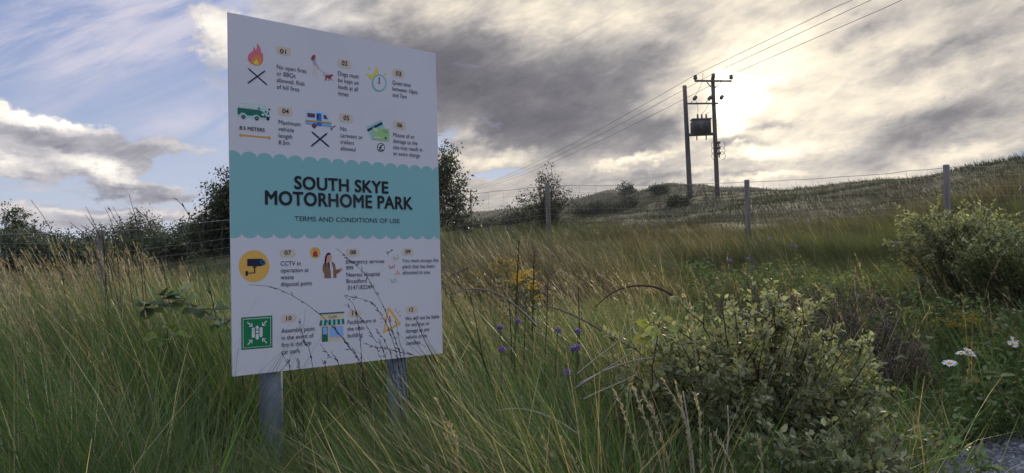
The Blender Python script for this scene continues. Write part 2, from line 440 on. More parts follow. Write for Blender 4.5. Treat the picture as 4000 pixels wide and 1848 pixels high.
# ------------------------------------------------------------------ plants: generators
UPV = np.array([0, 0, 1.0])
def unit(a): return a / (np.linalg.norm(a, axis=-1, keepdims=True) + 1e-12)
def add_blades(b, base, L, lean, a0, a1, width, tint, segs=3, mat=0, tip=.12):
    """grass blades: base (N,3), length, heading of the lean, angle from upright at the foot and at the tip (radians)"""
    n = len(base); S = segs + 1
    t = np.linspace(0, 1, S)
    d = np.stack([np.cos(lean), np.sin(lean), np.zeros(n)], -1)
    pts = np.zeros((n, S, 3)); pts[:, 0] = base
    for k in range(1, S):
        a = a0 + (a1 - a0) * ((t[k] + t[k - 1]) / 2) ** 1.3
        pts[:, k] = pts[:, k - 1] + (L / segs)[:, None] * (np.sin(a)[:, None] * d + np.cos(a)[:, None] * UPV)
    sa = rng.uniform(0, pi, n)
    side = np.stack([np.cos(sa), np.sin(sa), np.zeros(n)], -1)
    w = width[:, None] * (1 - (1 - tip) * t[None, :] ** 1.6) * .5
    V = np.stack([pts - side[:, None] * w[..., None], pts + side[:, None] * w[..., None]], 2)      # n,S,2,3
    k = np.arange(n)[:, None] * (S * 2) + np.arange(segs)[None, :] * 2
    Q = np.stack([k, k + 1, k + 3, k + 2], -1).reshape(-1, 4)
    b.add(V.reshape(-1, 3), Q, np.repeat(tint, S * 2, 0), mat)
    return pts
def add_leaves(b, pos, axis, normal, L, W, tint, mat=0, fold=.25, curl=.0):
    n = len(pos); axis = unit(axis); side = unit(np.cross(axis, normal)); nor = np.cross(side, axis)
    def p(u, s, h): return pos + axis * (L * u)[:, None] + side * (W * s)[:, None] + nor * (L * h)[:, None]
    o = np.ones(n)
    V = np.stack([p(0 * o, 0 * o, 0 * o), p(.34 * o, -.5 * o, fold * .35 * o), p(.74 * o, -.38 * o, (fold * .3 - curl) * o), p(1 * o, 0 * o, -curl * 1.6 * o), p(.74 * o, .38 * o, (fold * .3 - curl) * o), p(.34 * o, .5 * o, fold * .35 * o)], 1)
    k = np.arange(n)[:, None] * 6
    Q = np.stack([k + 0, k + 1, k + 2, k + 3, k + 0, k + 3, k + 4, k + 5], -1).reshape(-1, 4)
    b.add(V.reshape(-1, 3), Q, np.repeat(tint, 6, 0), mat)
def mixcol(cols, n, jit=.18, w=None):
    cols = np.asarray(cols, float)
    i = rng.choice(len(cols), n, p=w); j = rng.choice(len(cols), n, p=w); f = rng.random((n, 1)) * .5
    c = cols[i] * (1 - f) + cols[j] * f
    return c * (1 + jit * rng.standard_normal((n, 1))).clip(.45, 1.7)
def randdir(n):
    v = rng.standard_normal((n, 3)); return unit(v)
def bent(p0, p1, n=5, sag=0.0, jit=.03):
    t = np.linspace(0, 1, n)[:, None]; L = np.linalg.norm(np.subtract(p1, p0))
    p = np.asarray(p0) * (1 - t) + np.asarray(p1) * t
    p[:, 2] += (sag * L * 4 * t * (1 - t))[:, 0]
    p[1:-1] += rng.standard_normal((n - 2, 3)) * jit * L
    return p

def shrub(name, label, cat, base, rx, ry, h, n_stem, n_leaf, leaf=(.035, .017), cols=((.10, .12, .05),), group=None, stemcol=(.07, .05, .035), lean=(0, 0), upright=.8, mat=None, pale=0.0, top_cols=None):
    """many stems fanning out of one foot to an uneven dome, leaves along their outer halves"""
    base = np.asarray(base, float)
    root = empty(name, base, label, cat, group)
    sb = MB(); lb = MB(); P = []; A = []; T = []
    per = max(3, n_leaf // (n_stem * 4))
    for i in range(n_stem):
        th = rng.uniform(0, 2 * pi); rr = rng.uniform(.05, 1) ** .55
        hh = h * (1 - .42 * rr ** 2.2) * rng.uniform(.72, 1.10)
        tip = base + [cos(th) * rr * rx + lean[0] * hh, sin(th) * rr * ry + lean[1] * hh, hh]
        foot = base + [cos(th) * rr * rx * .18, sin(th) * rr * ry * .18, 0]
        st = bent(foot, tip, 6, .05, .02)
        sb.tube(st, np.linspace(.0065, .0018, 6) * (h / 1.0) ** .5, 4, stemcol)
        for k in range(4):
            u = rng.uniform(.14, .95); q = st[int(u * 5)] * (1 - (u * 5) % 1) + st[min(5, int(u * 5) + 1)] * ((u * 5) % 1)
            if k == 0: tw0, tw1 = st[3], st[5]
            else:
                dv = unit(np.array([cos(th) + rng.normal() * .8, sin(th) + rng.normal() * .8, upright + rng.normal() * .35]))
                tw0, tw1 = q, q + dv * h * rng.uniform(.12, .26)
                sb.tube(np.array([tw0, (tw0 + tw1) / 2 + rng.standard_normal(3) * .01, tw1]), [.0028, .002, .001], 3, stemcol, cap=False)
            m = max(2, int(per * rng.uniform(.6, 1.4)))
            f = np.linspace(.12, 1.0, m)[:, None]
            pp = tw0 + (tw1 - tw0) * f
            ax = unit(tw1 - tw0)
            sp = randdir(m); sp -= ax * (sp @ ax)[:, None]
            a = unit(unit(sp) * .95 + ax * .6 + UPV * .15)
            P.append(pp + rng.standard_normal((m, 3)) * .006); A.append(a); T.append((pp[:, 2] - base[2]) / h)
    P = np.concatenate(P); A = np.concatenate(A); T = np.concatenate(T); n = len(P)
    nor = unit(UPV + rng.standard_normal((n, 3)) * .55)
    s = rng.uniform(.65, 1.25, n)
    c = mixcol(cols, n)
    if top_cols is not None:
        c2 = mixcol(top_cols, n); young = rng.random((n, 1)) < np.clip((T[:, None] - .55) * 1.6, 0, .75); c = np.where(young, c2, c)
    add_leaves(lb, P, A, nor, leaf[0] * s, leaf[1] * s, c, 0, .22, .05)
    sb.build('stem', M_STEM, root); lb.build('foliage', mat or M_LEAF, root)
    return root

def tree(name, label, cat, base, crown, n_limb, n_leaf, leaf, cols, trunk_r=.06, trunk_h=None, group=None, bark=(.06, .05, .045), cluster=.16, multi=1, droop=.0):
    """trunk and limbs reach into an uneven crown of ellipsoids (dx, dy, dz, rx, ry, rz); leaves sit in clusters round the twigs"""
    base = np.asarray(base, float)
    root = empty(name, base, label, cat, group)
    tb = MB(); lb = MB()
    crown = np.asarray(crown, float)
    vol = np.prod(crown[:, 3:], axis=1) ** (2 / 3); vol /= vol.sum()
    top = (crown[:, 2] + crown[:, 5]).max()
    trunk_h = trunk_h or top * .8
    trunks = []
    for k in range(multi):
        e = base + [rng.normal() * .05 * trunk_h + (k - (multi - 1) / 2) * .14 * trunk_h, rng.normal() * .05 * trunk_h, trunk_h * rng.uniform(.85, 1)]
        st = bent(base + [(k - (multi - 1) / 2) * trunk_r * 1.6, 0, -.1], e, 8, 0, .014)
        trunks.append(st); tb.tube(st, np.linspace(trunk_r, trunk_r * .22, 8), 7, bark)
    ends = []
    for i in range(n_limb):
        k = rng.choice(len(crown), p=vol); c = crown[k]
        dv = randdir(1)[0]; rad = rng.uniform(.25, 1) ** .5
        tip = base + c[:3] + dv * c[3:] * rad
        st = trunks[rng.integers(multi)]
        # leave the trunk below the tip
        hgt = tip[2] - base[2]; j = int(np.clip((hgt * rng.uniform(.35, .75)) / trunk_h * 7, 0, 7)); s0 = st[j]
        lm = bent(s0, tip, 6, .06, .03)
        r0 = trunk_r * .35 * (1 - j / 9)
        tb.tube(lm, np.linspace(max(r0, .008), .004, 6), 4, bark, cap=False)
        for q in (lm[3], lm[4], lm[5]): ends.append(q)
        for w in range(3):
            u = lm[rng.integers(2, 6)]; e = u + (randdir(1)[0] + [0, 0, .2]) * np.mean(c[3:]) * .38
            tb.tube(np.array([u, (u + e) / 2, e]), [.007, .005, .002], 3, bark, cap=False); ends.append(e)
    ends = np.array(ends)
    # clusters thin out towards gaps
    wgt = rng.uniform(.15, 1, len(ends)) ** 1.5; wgt /= wgt.sum()
    idx = rng.choice(len(ends), n_leaf, p=wgt)
    sc = np.mean(crown[:, 3:]) * cluster
    P = ends[idx] + rng.standard_normal((n_leaf, 3)) * sc * np.array([1, 1, .8])
    A = randdir(n_leaf) + [0, 0, -droop]
    nor = unit(UPV * .8 + rng.standard_normal((n_leaf, 3)) * .8)
    s = rng.uniform(.6, 1.35, n_leaf)
    clump = rng.uniform(.7, 1.25, len(ends))[idx][:, None]
    add_leaves(lb, P, A, nor, leaf[0] * s, leaf[1] * s, mixcol(cols, n_leaf) * clump, 0, .2, .03)
    tb.build('trunk', M_BARK, root, smooth=True); lb.build('crown', M_TREELEAF, root)
    return root

def gz(px, py_any, d):
    """ground point at forward distance d under photo column px"""
    p = at(px, 1000, d); return np.array([p[0], p[1], float(ground_z(p[0], p[1]))])
SIGN_ART = [
 ('flame_symbol', [
  ('pink', 1, [(98.1, 87.1), (104.7, 91.6), (109.5, 100.4), (112.4, 111.2), (113.4, 118.3), (116.8, 116.7), (119.3, 117.4), (119.2, 142.4), (113.7, 154.5), (103.6, 161.2), (93.7, 162.4), (82.2, 160.9), (72.4, 156.0), (66.3, 149.0), (64.2, 141.4), (66.4, 141.8), (67.6, 131.3), (72.9, 124.1), (82.8, 116.1), (86.2, 109.1), (85.5, 99.6), (91.2, 104.3), (94.4, 111.0), (97.0, 104.1), (98.3, 95.9)]),
  ('orange', 2, [(102.5, 122.5), (110.7, 134.1), (114.7, 146.3), (110.4, 156.6), (102.0, 161.1), (93.7, 161.7), (82.2, 160.1), (77.4, 153.7), (77.5, 145.7), (84.2, 138.2), (90.8, 132.4), (95.9, 126.8), (100.8, 127.6)]),
  ('yellow', 3, [(95.7, 141.2), (100.5, 148.5), (101.2, 156.4), (98.7, 160.3), (90.4, 160.5), (85.2, 157.3), (84.0, 151.1), (90.6, 148.4)]),
 ]),
 ('cross_mark', [
  ('navy', 2, [(65.5, 176.8), (69.8, 181.8), (97.6, 201.8), (125.7, 222.1), (132.0, 224.7), (132.9, 223.4), (128.4, 218.3), (100.3, 198.0), (72.6, 178.0), (66.4, 175.4)]),
  ('navy', 3, [(125.9, 174.9), (119.8, 177.9), (93.0, 200.0), (66.5, 221.8), (62.4, 227.0), (63.5, 228.3), (69.4, 225.4), (95.9, 203.6), (122.8, 181.5), (127.0, 176.1)]),
 ]),
 ('dog_walker_symbol', [
  ('rust', 1, [(343.7, 150.6), (346.6, 156.7), (351.5, 158.7), (368.6, 156.0), (374.1, 151.9), (378.6, 152.1), (383.1, 155.2), (382.1, 157.3), (376.7, 158.4), (373.8, 166.7), (380.9, 173.9), (378.2, 174.6), (370.2, 168.5), (366.6, 169.6), (366.4, 177.2), (363.7, 177.5), (363.5, 168.9), (358.5, 166.4), (356.6, 172.3), (360.1, 177.5), (357.4, 177.9), (354.0, 172.7), (349.4, 176.6), (350.2, 181.0), (347.2, 180.5), (347.7, 175.2), (351.3, 169.8), (350.6, 161.8), (345.3, 158.5), (343.5, 153.1)]),
  ('ink', 1, [(317.2, 127.2), (325.0, 139.9), (342.7, 149.6), (367.6, 155.0), (367.9, 154.0), (343.0, 148.6), (325.7, 139.2), (318.1, 126.7)]),
  ('hairred', 3, [(305.8, 91.5), (313.8, 94.2), (312.0, 102.8), (308.1, 111.8), (300.1, 113.0), (296.0, 107.8), (299.3, 99.9)]),
  ('skin', 2, [(308.4, 94.1), (314.8, 97.0), (314.7, 102.9), (309.8, 108.6), (305.5, 109.3)]),
  ('paleblue2', 2, [(305.5, 110.2), (313.5, 107.5), (317.1, 119.3), (314.7, 129.5), (305.1, 128.9), (303.8, 116.4)]),
  ('skinpale', 1, [(305.1, 128.9), (315.8, 129.3), (318.1, 148.6), (321.4, 172.7), (324.6, 176.2), (318.2, 175.6), (312.8, 149.4), (309.1, 145.0), (304.4, 167.8), (299.1, 168.5), (304.8, 148.1)]),
  ('skin', 3, [(313.5, 110.0), (318.6, 123.9), (326.4, 136.6), (324.2, 137.9), (314.8, 124.5)]),
 ]),
 ('moon_clock_symbol', [
  ('yellow2', 1, [(560.6, 95.3), (568.4, 100.1), (574.1, 111.3), (573.8, 123.3), (559.8, 130.4), (548.7, 145.6), (543.8, 148.0), (532.2, 144.5), (522.7, 135.7), (518.1, 127.9), (528.6, 130.6), (544.2, 127.9), (556.2, 117.3), (559.4, 104.9)]),
  ('yellow2', 1, [(540.1, 107.7), (539.0, 110.9), (536.3, 112.9), (532.9, 112.9), (530.1, 110.9), (529.1, 107.7), (530.1, 104.5), (532.9, 102.5), (536.3, 102.5), (539.0, 104.5)]),
  ('yellow2', 1, [(608.3, 118.3), (607.3, 121.6), (604.5, 123.6), (601.0, 123.6), (598.1, 121.6), (597.1, 118.3), (598.1, 115.0), (601.0, 112.9), (604.5, 112.9), (607.3, 115.0)]),
  ('tealmid', 2, [(607.5, 152.0), (606.2, 160.8), (602.7, 169.2), (597.4, 176.7), (590.5, 182.9), (582.6, 187.2), (574.2, 189.4), (565.9, 189.3), (558.2, 187.0), (551.7, 182.7), (546.8, 176.6), (543.8, 169.1), (542.9, 160.8), (544.2, 152.2), (547.6, 143.9), (552.8, 136.4), (559.5, 130.2), (567.4, 125.8), (575.7, 123.5), (584.1, 123.4), (591.9, 125.6), (598.5, 129.9), (603.5, 136.1), (606.6, 143.6)]),
  ('white', 3, [(601.7, 152.8), (600.6, 160.1), (597.8, 167.1), (593.5, 173.4), (587.9, 178.5), (581.5, 182.0), (574.7, 183.8), (568.0, 183.8), (561.8, 181.9), (556.5, 178.2), (552.5, 173.1), (550.1, 166.9), (549.4, 159.9), (550.4, 152.8), (553.1, 145.8), (557.4, 139.6), (562.9, 134.5), (569.2, 130.8), (576.0, 128.9), (582.8, 128.9), (589.1, 130.8), (594.4, 134.4), (598.5, 139.5), (601.0, 145.8)]),
  ('navy', 4, [(572.5, 134.6), (577.5, 134.7), (577.0, 152.8), (572.7, 153.4)]),
  ('navy', 4, [(579.8, 156.5), (579.6, 157.7), (579.2, 158.9), (578.4, 159.9), (577.4, 160.6), (576.2, 161.1), (575.0, 161.3), (573.7, 161.1), (572.6, 160.6), (571.6, 159.9), (570.8, 158.9), (570.3, 157.7), (570.1, 156.5), (570.3, 155.2), (570.8, 154.0), (571.6, 153.0), (572.6, 152.3), (573.7, 151.8), (575.0, 151.6), (576.2, 151.8), (577.4, 152.3), (578.4, 153.0), (579.2, 154.0), (579.6, 155.2)]),
  ('white', 5, [(577.2, 156.5), (577.1, 157.0), (576.9, 157.6), (576.6, 158.0), (576.1, 158.4), (575.6, 158.6), (575.0, 158.7), (574.4, 158.6), (573.9, 158.4), (573.4, 158.0), (573.0, 157.6), (572.8, 157.0), (572.7, 156.5), (572.8, 155.9), (573.0, 155.3), (573.4, 154.9), (573.9, 154.5), (574.4, 154.3), (575.0, 154.2), (575.6, 154.3), (576.1, 154.5), (576.6, 154.9), (576.9, 155.3), (577.1, 155.9)]),
 ]),
 ('campervan_symbol', [
  ('mint', 1, [(28.1, 334.1), (28.8, 306.6), (33.3, 299.2), (41.2, 295.2), (98.1, 293.3), (121.6, 293.2), (127.0, 296.9), (135.1, 311.8), (140.5, 316.5), (141.2, 331.3), (138.3, 341.3), (102.7, 343.3), (28.0, 340.9)]),
  ('green', 2, [(28.4, 312.7), (103.2, 312.8), (114.0, 315.9), (126.5, 331.1), (117.4, 333.0), (104.7, 335.2), (95.8, 328.4), (86.8, 330.2), (80.4, 334.4), (60.0, 334.9), (51.3, 327.2), (40.8, 327.5), (35.4, 334.1), (28.1, 334.9)]),
  ('green', 2, [(129.3, 316.3), (129.1, 317.3), (128.8, 318.1), (128.2, 318.9), (127.5, 319.5), (126.6, 319.8), (125.7, 319.9), (124.7, 319.8), (123.9, 319.5), (123.1, 318.9), (122.5, 318.1), (122.2, 317.3), (122.1, 316.3), (122.2, 315.4), (122.5, 314.6), (123.1, 313.8), (123.9, 313.2), (124.7, 312.9), (125.7, 312.8), (126.6, 312.9), (127.5, 313.2), (128.2, 313.8), (128.8, 314.6), (129.1, 315.4)]),
  ('white', 3, [(119.0, 327.2), (118.9, 328.3), (118.5, 329.3), (117.8, 330.2), (116.9, 330.9), (115.9, 331.3), (114.7, 331.5), (113.6, 331.3), (112.6, 330.9), (111.7, 330.2), (111.0, 329.3), (110.6, 328.3), (110.5, 327.2), (110.6, 326.1), (111.0, 325.0), (111.7, 324.1), (112.6, 323.5), (113.6, 323.0), (114.7, 322.9), (115.9, 323.0), (116.9, 323.5), (117.8, 324.1), (118.5, 325.0), (118.9, 326.1)]),
  ('navy', 3, [(106.5, 333.5), (140.3, 331.4), (140.2, 334.4), (106.5, 336.3)]),
  ('green', 2, [(136.0, 312.6), (138.5, 324.6), (130.6, 325.4)]),
  ('navy', 3, [(98.8, 304.5), (103.3, 305.8), (105.9, 309.8), (99.6, 310.5)]),
  ('navy', 3, [(136.1, 303.8), (141.3, 302.3), (141.2, 308.8), (135.1, 308.3)]),
  ('navy', 3, [(54.9, 341.3), (54.7, 343.1), (54.0, 344.8), (52.9, 346.3), (51.4, 347.4), (49.7, 348.1), (47.9, 348.3), (46.1, 348.1), (44.4, 347.4), (43.0, 346.3), (41.9, 344.8), (41.2, 343.1), (41.0, 341.3), (41.2, 339.5), (41.9, 337.8), (43.0, 336.4), (44.4, 335.3), (46.1, 334.6), (47.9, 334.3), (49.7, 334.6), (51.4, 335.3), (52.9, 336.4), (54.0, 337.8), (54.7, 339.5)]),
  ('greyd', 4, [(52.1, 341.3), (52.0, 342.4), (51.6, 343.4), (50.9, 344.3), (50.0, 345.0), (49.0, 345.4), (47.9, 345.5), (46.9, 345.4), (45.8, 345.0), (45.0, 344.3), (44.3, 343.4), (43.9, 342.4), (43.7, 341.3), (43.9, 340.2), (44.3, 339.2), (45.0, 338.4), (45.8, 337.7), (46.9, 337.3), (47.9, 337.1), (49.0, 337.3), (50.0, 337.7), (50.9, 338.4), (51.6, 339.2), (52.0, 340.2)]),
  ('navy', 3, [(100.9, 341.1), (100.6, 342.9), (99.9, 344.7), (98.8, 346.1), (97.3, 347.3), (95.6, 348.0), (93.8, 348.2), (91.9, 348.0), (90.2, 347.3), (88.7, 346.1), (87.6, 344.7), (86.9, 342.9), (86.7, 341.1), (86.9, 339.3), (87.6, 337.6), (88.7, 336.1), (90.2, 334.9), (91.9, 334.2), (93.8, 334.0), (95.6, 334.2), (97.3, 334.9), (98.8, 336.1), (99.9, 337.6), (100.6, 339.3)]),
  ('greyd', 4, [(98.0, 341.1), (97.9, 342.2), (97.5, 343.2), (96.8, 344.1), (95.9, 344.8), (94.9, 345.2), (93.8, 345.4), (92.7, 345.2), (91.6, 344.8), (90.8, 344.1), (90.1, 343.2), (89.7, 342.2), (89.5, 341.1), (89.7, 340.0), (90.1, 339.0), (90.8, 338.1), (91.6, 337.4), (92.7, 337.0), (93.8, 336.8), (94.9, 337.0), (95.9, 337.4), (96.8, 338.1), (97.5, 339.0), (97.9, 340.0)]),
  ('navy', 2, [(138.2, 339.2), (138.0, 340.6), (137.5, 341.9), (136.6, 343.1), (135.5, 343.9), (134.2, 344.5), (132.8, 344.6), (131.4, 344.5), (130.1, 343.9), (129.0, 343.1), (128.1, 341.9), (127.6, 340.6), (127.4, 339.2), (127.6, 337.8), (128.1, 336.5), (129.0, 335.4), (130.1, 334.6), (131.4, 334.0), (132.8, 333.8), (134.2, 334.0), (135.5, 334.6), (136.6, 335.4), (137.5, 336.5), (138.0, 337.8)]),
  ('white', 2, [(33.3, 299.2), (50.8, 298.5), (50.6, 311.6), (33.1, 312.1)]),
  ('white', 2, [(53.4, 298.4), (64.9, 298.0), (64.8, 311.3), (53.3, 311.6)]),
  ('white', 2, [(67.2, 297.9), (78.3, 297.4), (78.1, 310.9), (67.1, 311.2)]),
  ('white', 2, [(80.6, 297.4), (97.1, 296.7), (96.9, 310.4), (80.4, 310.8)]),
  ('white', 2, [(107.0, 296.6), (117.9, 296.6), (119.2, 307.4), (110.5, 307.2)]),
  ('white', 2, [(120.7, 297.3), (125.2, 298.9), (130.5, 307.9), (121.8, 307.7)]),
 ]),
 ('length_arrow', [
  ('ochre', 1, [(31.9, 402.9), (39.9, 394.4), (39.8, 399.9), (134.6, 399.5), (134.7, 394.6), (143.8, 403.1), (134.5, 411.5), (134.6, 405.2), (39.7, 405.9), (39.6, 410.7)]),
 ]),
 ('caravan_symbol', [
  ('paleblue', 1, [(271.9, 294.6), (280.8, 290.9), (348.9, 291.5), (356.9, 296.1), (371.6, 329.8), (370.3, 343.0), (279.9, 342.8), (272.1, 340.0)]),
  ('midblue', 2, [(271.3, 331.9), (371.6, 329.8), (370.3, 343.0), (276.0, 342.3), (271.1, 338.2)]),
  ('ochre', 4, [(271.4, 326.4), (370.7, 325.3), (370.6, 330.3), (271.3, 331.3)]),
  ('blue', 3, [(313.4, 299.1), (332.5, 298.5), (333.3, 343.3), (313.2, 343.5)]),
  ('plum', 2, [(278.7, 302.0), (308.4, 301.9), (307.3, 316.6), (278.4, 316.6)]),
  ('plum', 2, [(340.5, 302.6), (350.3, 302.8), (358.2, 316.8), (341.3, 316.3)]),
  ('navy', 5, [(316.4, 302.4), (321.4, 302.3), (321.1, 318.5), (316.1, 318.1)]),
  ('plum', 3, [(312.8, 344.9), (312.5, 347.2), (311.7, 349.2), (310.3, 351.0), (308.5, 352.4), (306.4, 353.3), (304.2, 353.6), (302.0, 353.3), (299.9, 352.4), (298.1, 351.0), (296.7, 349.2), (295.9, 347.2), (295.6, 344.9), (295.9, 342.7), (296.7, 340.6), (298.1, 338.8), (299.9, 337.4), (302.0, 336.6), (304.2, 336.3), (306.4, 336.6), (308.5, 337.4), (310.3, 338.8), (311.7, 340.6), (312.5, 342.7)]),
  ('rust', 4, [(309.0, 344.9), (308.8, 346.2), (308.4, 347.3), (307.6, 348.3), (306.6, 349.1), (305.4, 349.6), (304.2, 349.7), (303.0, 349.6), (301.8, 349.1), (300.8, 348.3), (300.0, 347.3), (299.6, 346.2), (299.4, 344.9), (299.6, 343.7), (300.0, 342.5), (300.8, 341.5), (301.8, 340.8), (303.0, 340.3), (304.2, 340.1), (305.4, 340.3), (306.6, 340.8), (307.6, 341.5), (308.4, 342.5), (308.8, 343.7)]),
  ('plum', 2, [(368.3, 341.3), (380.7, 340.1), (387.0, 333.9), (388.0, 336.6), (383.7, 343.1), (369.3, 343.4)]),
  ('plum', 3, [(376.2, 349.3), (376.1, 350.3), (375.7, 351.2), (375.1, 352.0), (374.2, 352.7), (373.3, 353.1), (372.3, 353.2), (371.3, 353.1), (370.3, 352.7), (369.5, 352.0), (368.9, 351.2), (368.5, 350.3), (368.3, 349.3), (368.5, 348.2), (368.9, 347.3), (369.5, 346.5), (370.3, 345.9), (371.3, 345.5), (372.3, 345.3), (373.3, 345.5), (374.2, 345.9), (375.1, 346.5), (375.7, 347.3), (376.1, 348.2)]),
 ]),
 ('cross_mark', [
  ('navy', 2, [(292.7, 367.4), (297.0, 372.8), (325.6, 393.0), (354.5, 413.5), (361.2, 415.9), (362.3, 414.2), (357.9, 408.8), (328.9, 388.3), (300.3, 368.1), (293.9, 365.8)]),
  ('navy', 3, [(354.9, 364.9), (348.5, 367.8), (320.9, 390.4), (293.7, 412.7), (289.7, 418.3), (291.0, 419.9), (297.3, 417.1), (324.5, 394.8), (352.1, 372.2), (356.2, 366.5)]),
 ]),
 ('payment_cards_symbol', [
  ('tealpale', 1, [(516.0, 327.6), (579.1, 295.4), (596.6, 324.9), (541.4, 376.6), (535.7, 369.4)]),
  ('navy', 2, [(517.6, 337.7), (583.8, 301.7), (586.6, 311.8), (521.5, 345.0)]),
  ('lime', 3, [(541.4, 327.7), (614.8, 326.7), (613.7, 373.9), (541.5, 371.4)]),
  ('white', 4, [(548.4, 331.1), (563.3, 330.7), (561.9, 341.2), (548.2, 341.0)]),
  ('white', 4, [(546.5, 362.2), (577.6, 361.5), (577.5, 365.6), (546.4, 366.4)]),
  ('green', 4, [(602.6, 362.8), (602.4, 364.1), (601.9, 365.4), (601.1, 366.4), (600.1, 367.2), (598.8, 367.8), (597.5, 367.9), (596.2, 367.8), (595.0, 367.2), (593.9, 366.4), (593.1, 365.4), (592.6, 364.1), (592.4, 362.8), (592.6, 361.5), (593.1, 360.3), (593.9, 359.2), (595.0, 358.4), (596.2, 357.9), (597.5, 357.7), (598.8, 357.9), (600.1, 358.4), (601.1, 359.2), (601.9, 360.3), (602.4, 361.5)]),
  ('green', 4, [(584.2, 335.1), (608.5, 335.4), (608.5, 334.0), (584.3, 333.7)]),
  ('green', 4, [(587.1, 341.6), (608.4, 341.6), (608.4, 340.3), (587.1, 340.2)]),
 ]),
 ('pound_ring', [
  ('navy', 1, [(594.2, 398.0), (593.5, 402.5), (591.7, 406.8), (588.8, 410.5), (585.1, 413.5), (580.8, 415.6), (576.3, 416.5), (571.8, 416.3), (567.6, 414.9), (564.1, 412.5), (561.4, 409.2), (559.8, 405.2), (559.3, 400.8), (560.0, 396.4), (561.8, 392.1), (564.7, 388.3), (568.3, 385.3), (572.6, 383.2), (577.1, 382.3), (581.6, 382.5), (585.8, 383.8), (589.4, 386.2), (592.1, 389.6), (593.7, 393.6)]),
  ('white', 2, [(591.2, 398.2), (590.6, 402.0), (589.1, 405.5), (586.7, 408.7), (583.7, 411.2), (580.1, 412.9), (576.4, 413.7), (572.6, 413.5), (569.2, 412.3), (566.3, 410.3), (564.0, 407.5), (562.7, 404.2), (562.3, 400.6), (562.9, 396.9), (564.4, 393.3), (566.7, 390.2), (569.8, 387.7), (573.3, 385.9), (577.0, 385.1), (580.8, 385.3), (584.2, 386.4), (587.2, 388.5), (589.4, 391.2), (590.8, 394.6)]),
 ]),
 ('camera_symbol', [
  ('ochre2', 1, [(130.5, 835.9), (129.5, 845.1), (126.9, 854.1), (122.8, 862.4), (117.4, 869.8), (110.7, 876.2), (102.9, 881.3), (94.5, 884.9), (85.5, 887.1), (76.4, 887.6), (67.3, 886.5), (58.5, 883.9), (50.3, 879.8), (43.0, 874.3), (36.7, 867.7), (31.7, 860.2), (28.0, 851.8), (25.8, 843.0), (25.2, 834.0), (26.1, 825.0), (28.5, 816.2), (32.4, 808.0), (37.6, 800.6), (44.1, 794.2), (51.6, 789.1), (59.9, 785.2), (68.7, 782.9), (77.9, 782.1), (87.0, 783.0), (95.9, 785.4), (104.3, 789.4), (111.9, 794.8), (118.4, 801.4), (123.7, 809.1), (127.5, 817.5), (129.8, 826.6)]),
  ('navy', 2, [(54.0, 810.7), (103.3, 810.5), (115.4, 817.7), (117.0, 829.0), (100.8, 835.3), (53.7, 834.5)]),
  ('blue', 3, [(114.3, 822.2), (114.0, 824.2), (113.2, 826.2), (111.9, 827.9), (110.2, 829.1), (108.3, 830.0), (106.2, 830.2), (104.1, 830.0), (102.2, 829.1), (100.5, 827.9), (99.2, 826.2), (98.4, 824.2), (98.1, 822.2), (98.4, 820.1), (99.2, 818.1), (100.5, 816.4), (102.2, 815.2), (104.1, 814.3), (106.2, 814.1), (108.3, 814.3), (110.2, 815.2), (111.9, 816.4), (113.2, 818.1), (114.0, 820.1)]),
  ('navy', 4, [(110.9, 822.2), (110.7, 823.4), (110.3, 824.5), (109.5, 825.5), (108.5, 826.2), (107.4, 826.7), (106.2, 826.8), (105.0, 826.7), (103.9, 826.2), (102.9, 825.5), (102.2, 824.5), (101.7, 823.4), (101.5, 822.2), (101.7, 820.9), (102.2, 819.8), (102.9, 818.8), (103.9, 818.1), (105.0, 817.6), (106.2, 817.5), (107.4, 817.6), (108.5, 818.1), (109.5, 818.8), (110.3, 819.8), (110.7, 820.9)]),
  ('navy', 2, [(72.0, 835.6), (86.6, 835.5), (84.8, 840.8), (73.6, 840.6)]),
  ('navy', 2, [(77.0, 841.1), (81.3, 841.2), (81.1, 858.5), (56.8, 859.1), (56.8, 855.9), (76.8, 855.5)]),
  ('navy', 2, [(47.2, 850.7), (56.5, 850.1), (56.2, 866.1), (47.8, 866.3)]),
 ]),
 ('siren_symbol', [
  ('ochre2', 1, [(319.6, 792.0), (318.8, 797.1), (316.7, 801.8), (313.4, 805.9), (309.2, 808.9), (304.3, 810.9), (299.1, 811.5), (293.9, 810.7), (289.1, 808.7), (285.1, 805.6), (282.0, 801.5), (280.1, 796.8), (279.5, 791.7), (280.3, 786.7), (282.3, 782.0), (285.6, 778.0), (289.8, 774.9), (294.6, 772.9), (299.8, 772.3), (305.0, 772.9), (309.8, 774.9), (314.0, 778.1), (317.1, 782.1), (319.0, 786.9)]),
  ('crimson', 2, [(290.7, 800.5), (290.9, 791.8), (295.8, 785.8), (303.4, 785.8), (308.1, 791.9), (307.9, 800.7)]),
  ('ink', 2, [(289.8, 801.4), (309.8, 801.5), (309.8, 805.0), (289.7, 804.8)]),
  ('ink', 2, [(299.1, 777.0), (299.0, 781.8), (300.3, 781.9), (300.3, 777.1)]),
  ('ink', 2, [(289.2, 780.9), (292.4, 785.2), (293.4, 784.5), (290.2, 780.1)]),
  ('ink', 2, [(309.7, 779.3), (306.3, 783.7), (307.3, 784.4), (310.7, 780.1)]),
 ]),
 ('caller_symbol', [
  ('ink', 2, [(336.3, 832.4), (334.7, 821.3), (337.7, 805.4), (344.1, 794.3), (351.2, 791.7), (358.3, 793.6), (360.9, 797.6), (347.5, 800.7), (343.8, 810.3), (341.7, 826.2), (338.0, 837.2), (334.4, 841.9)]),
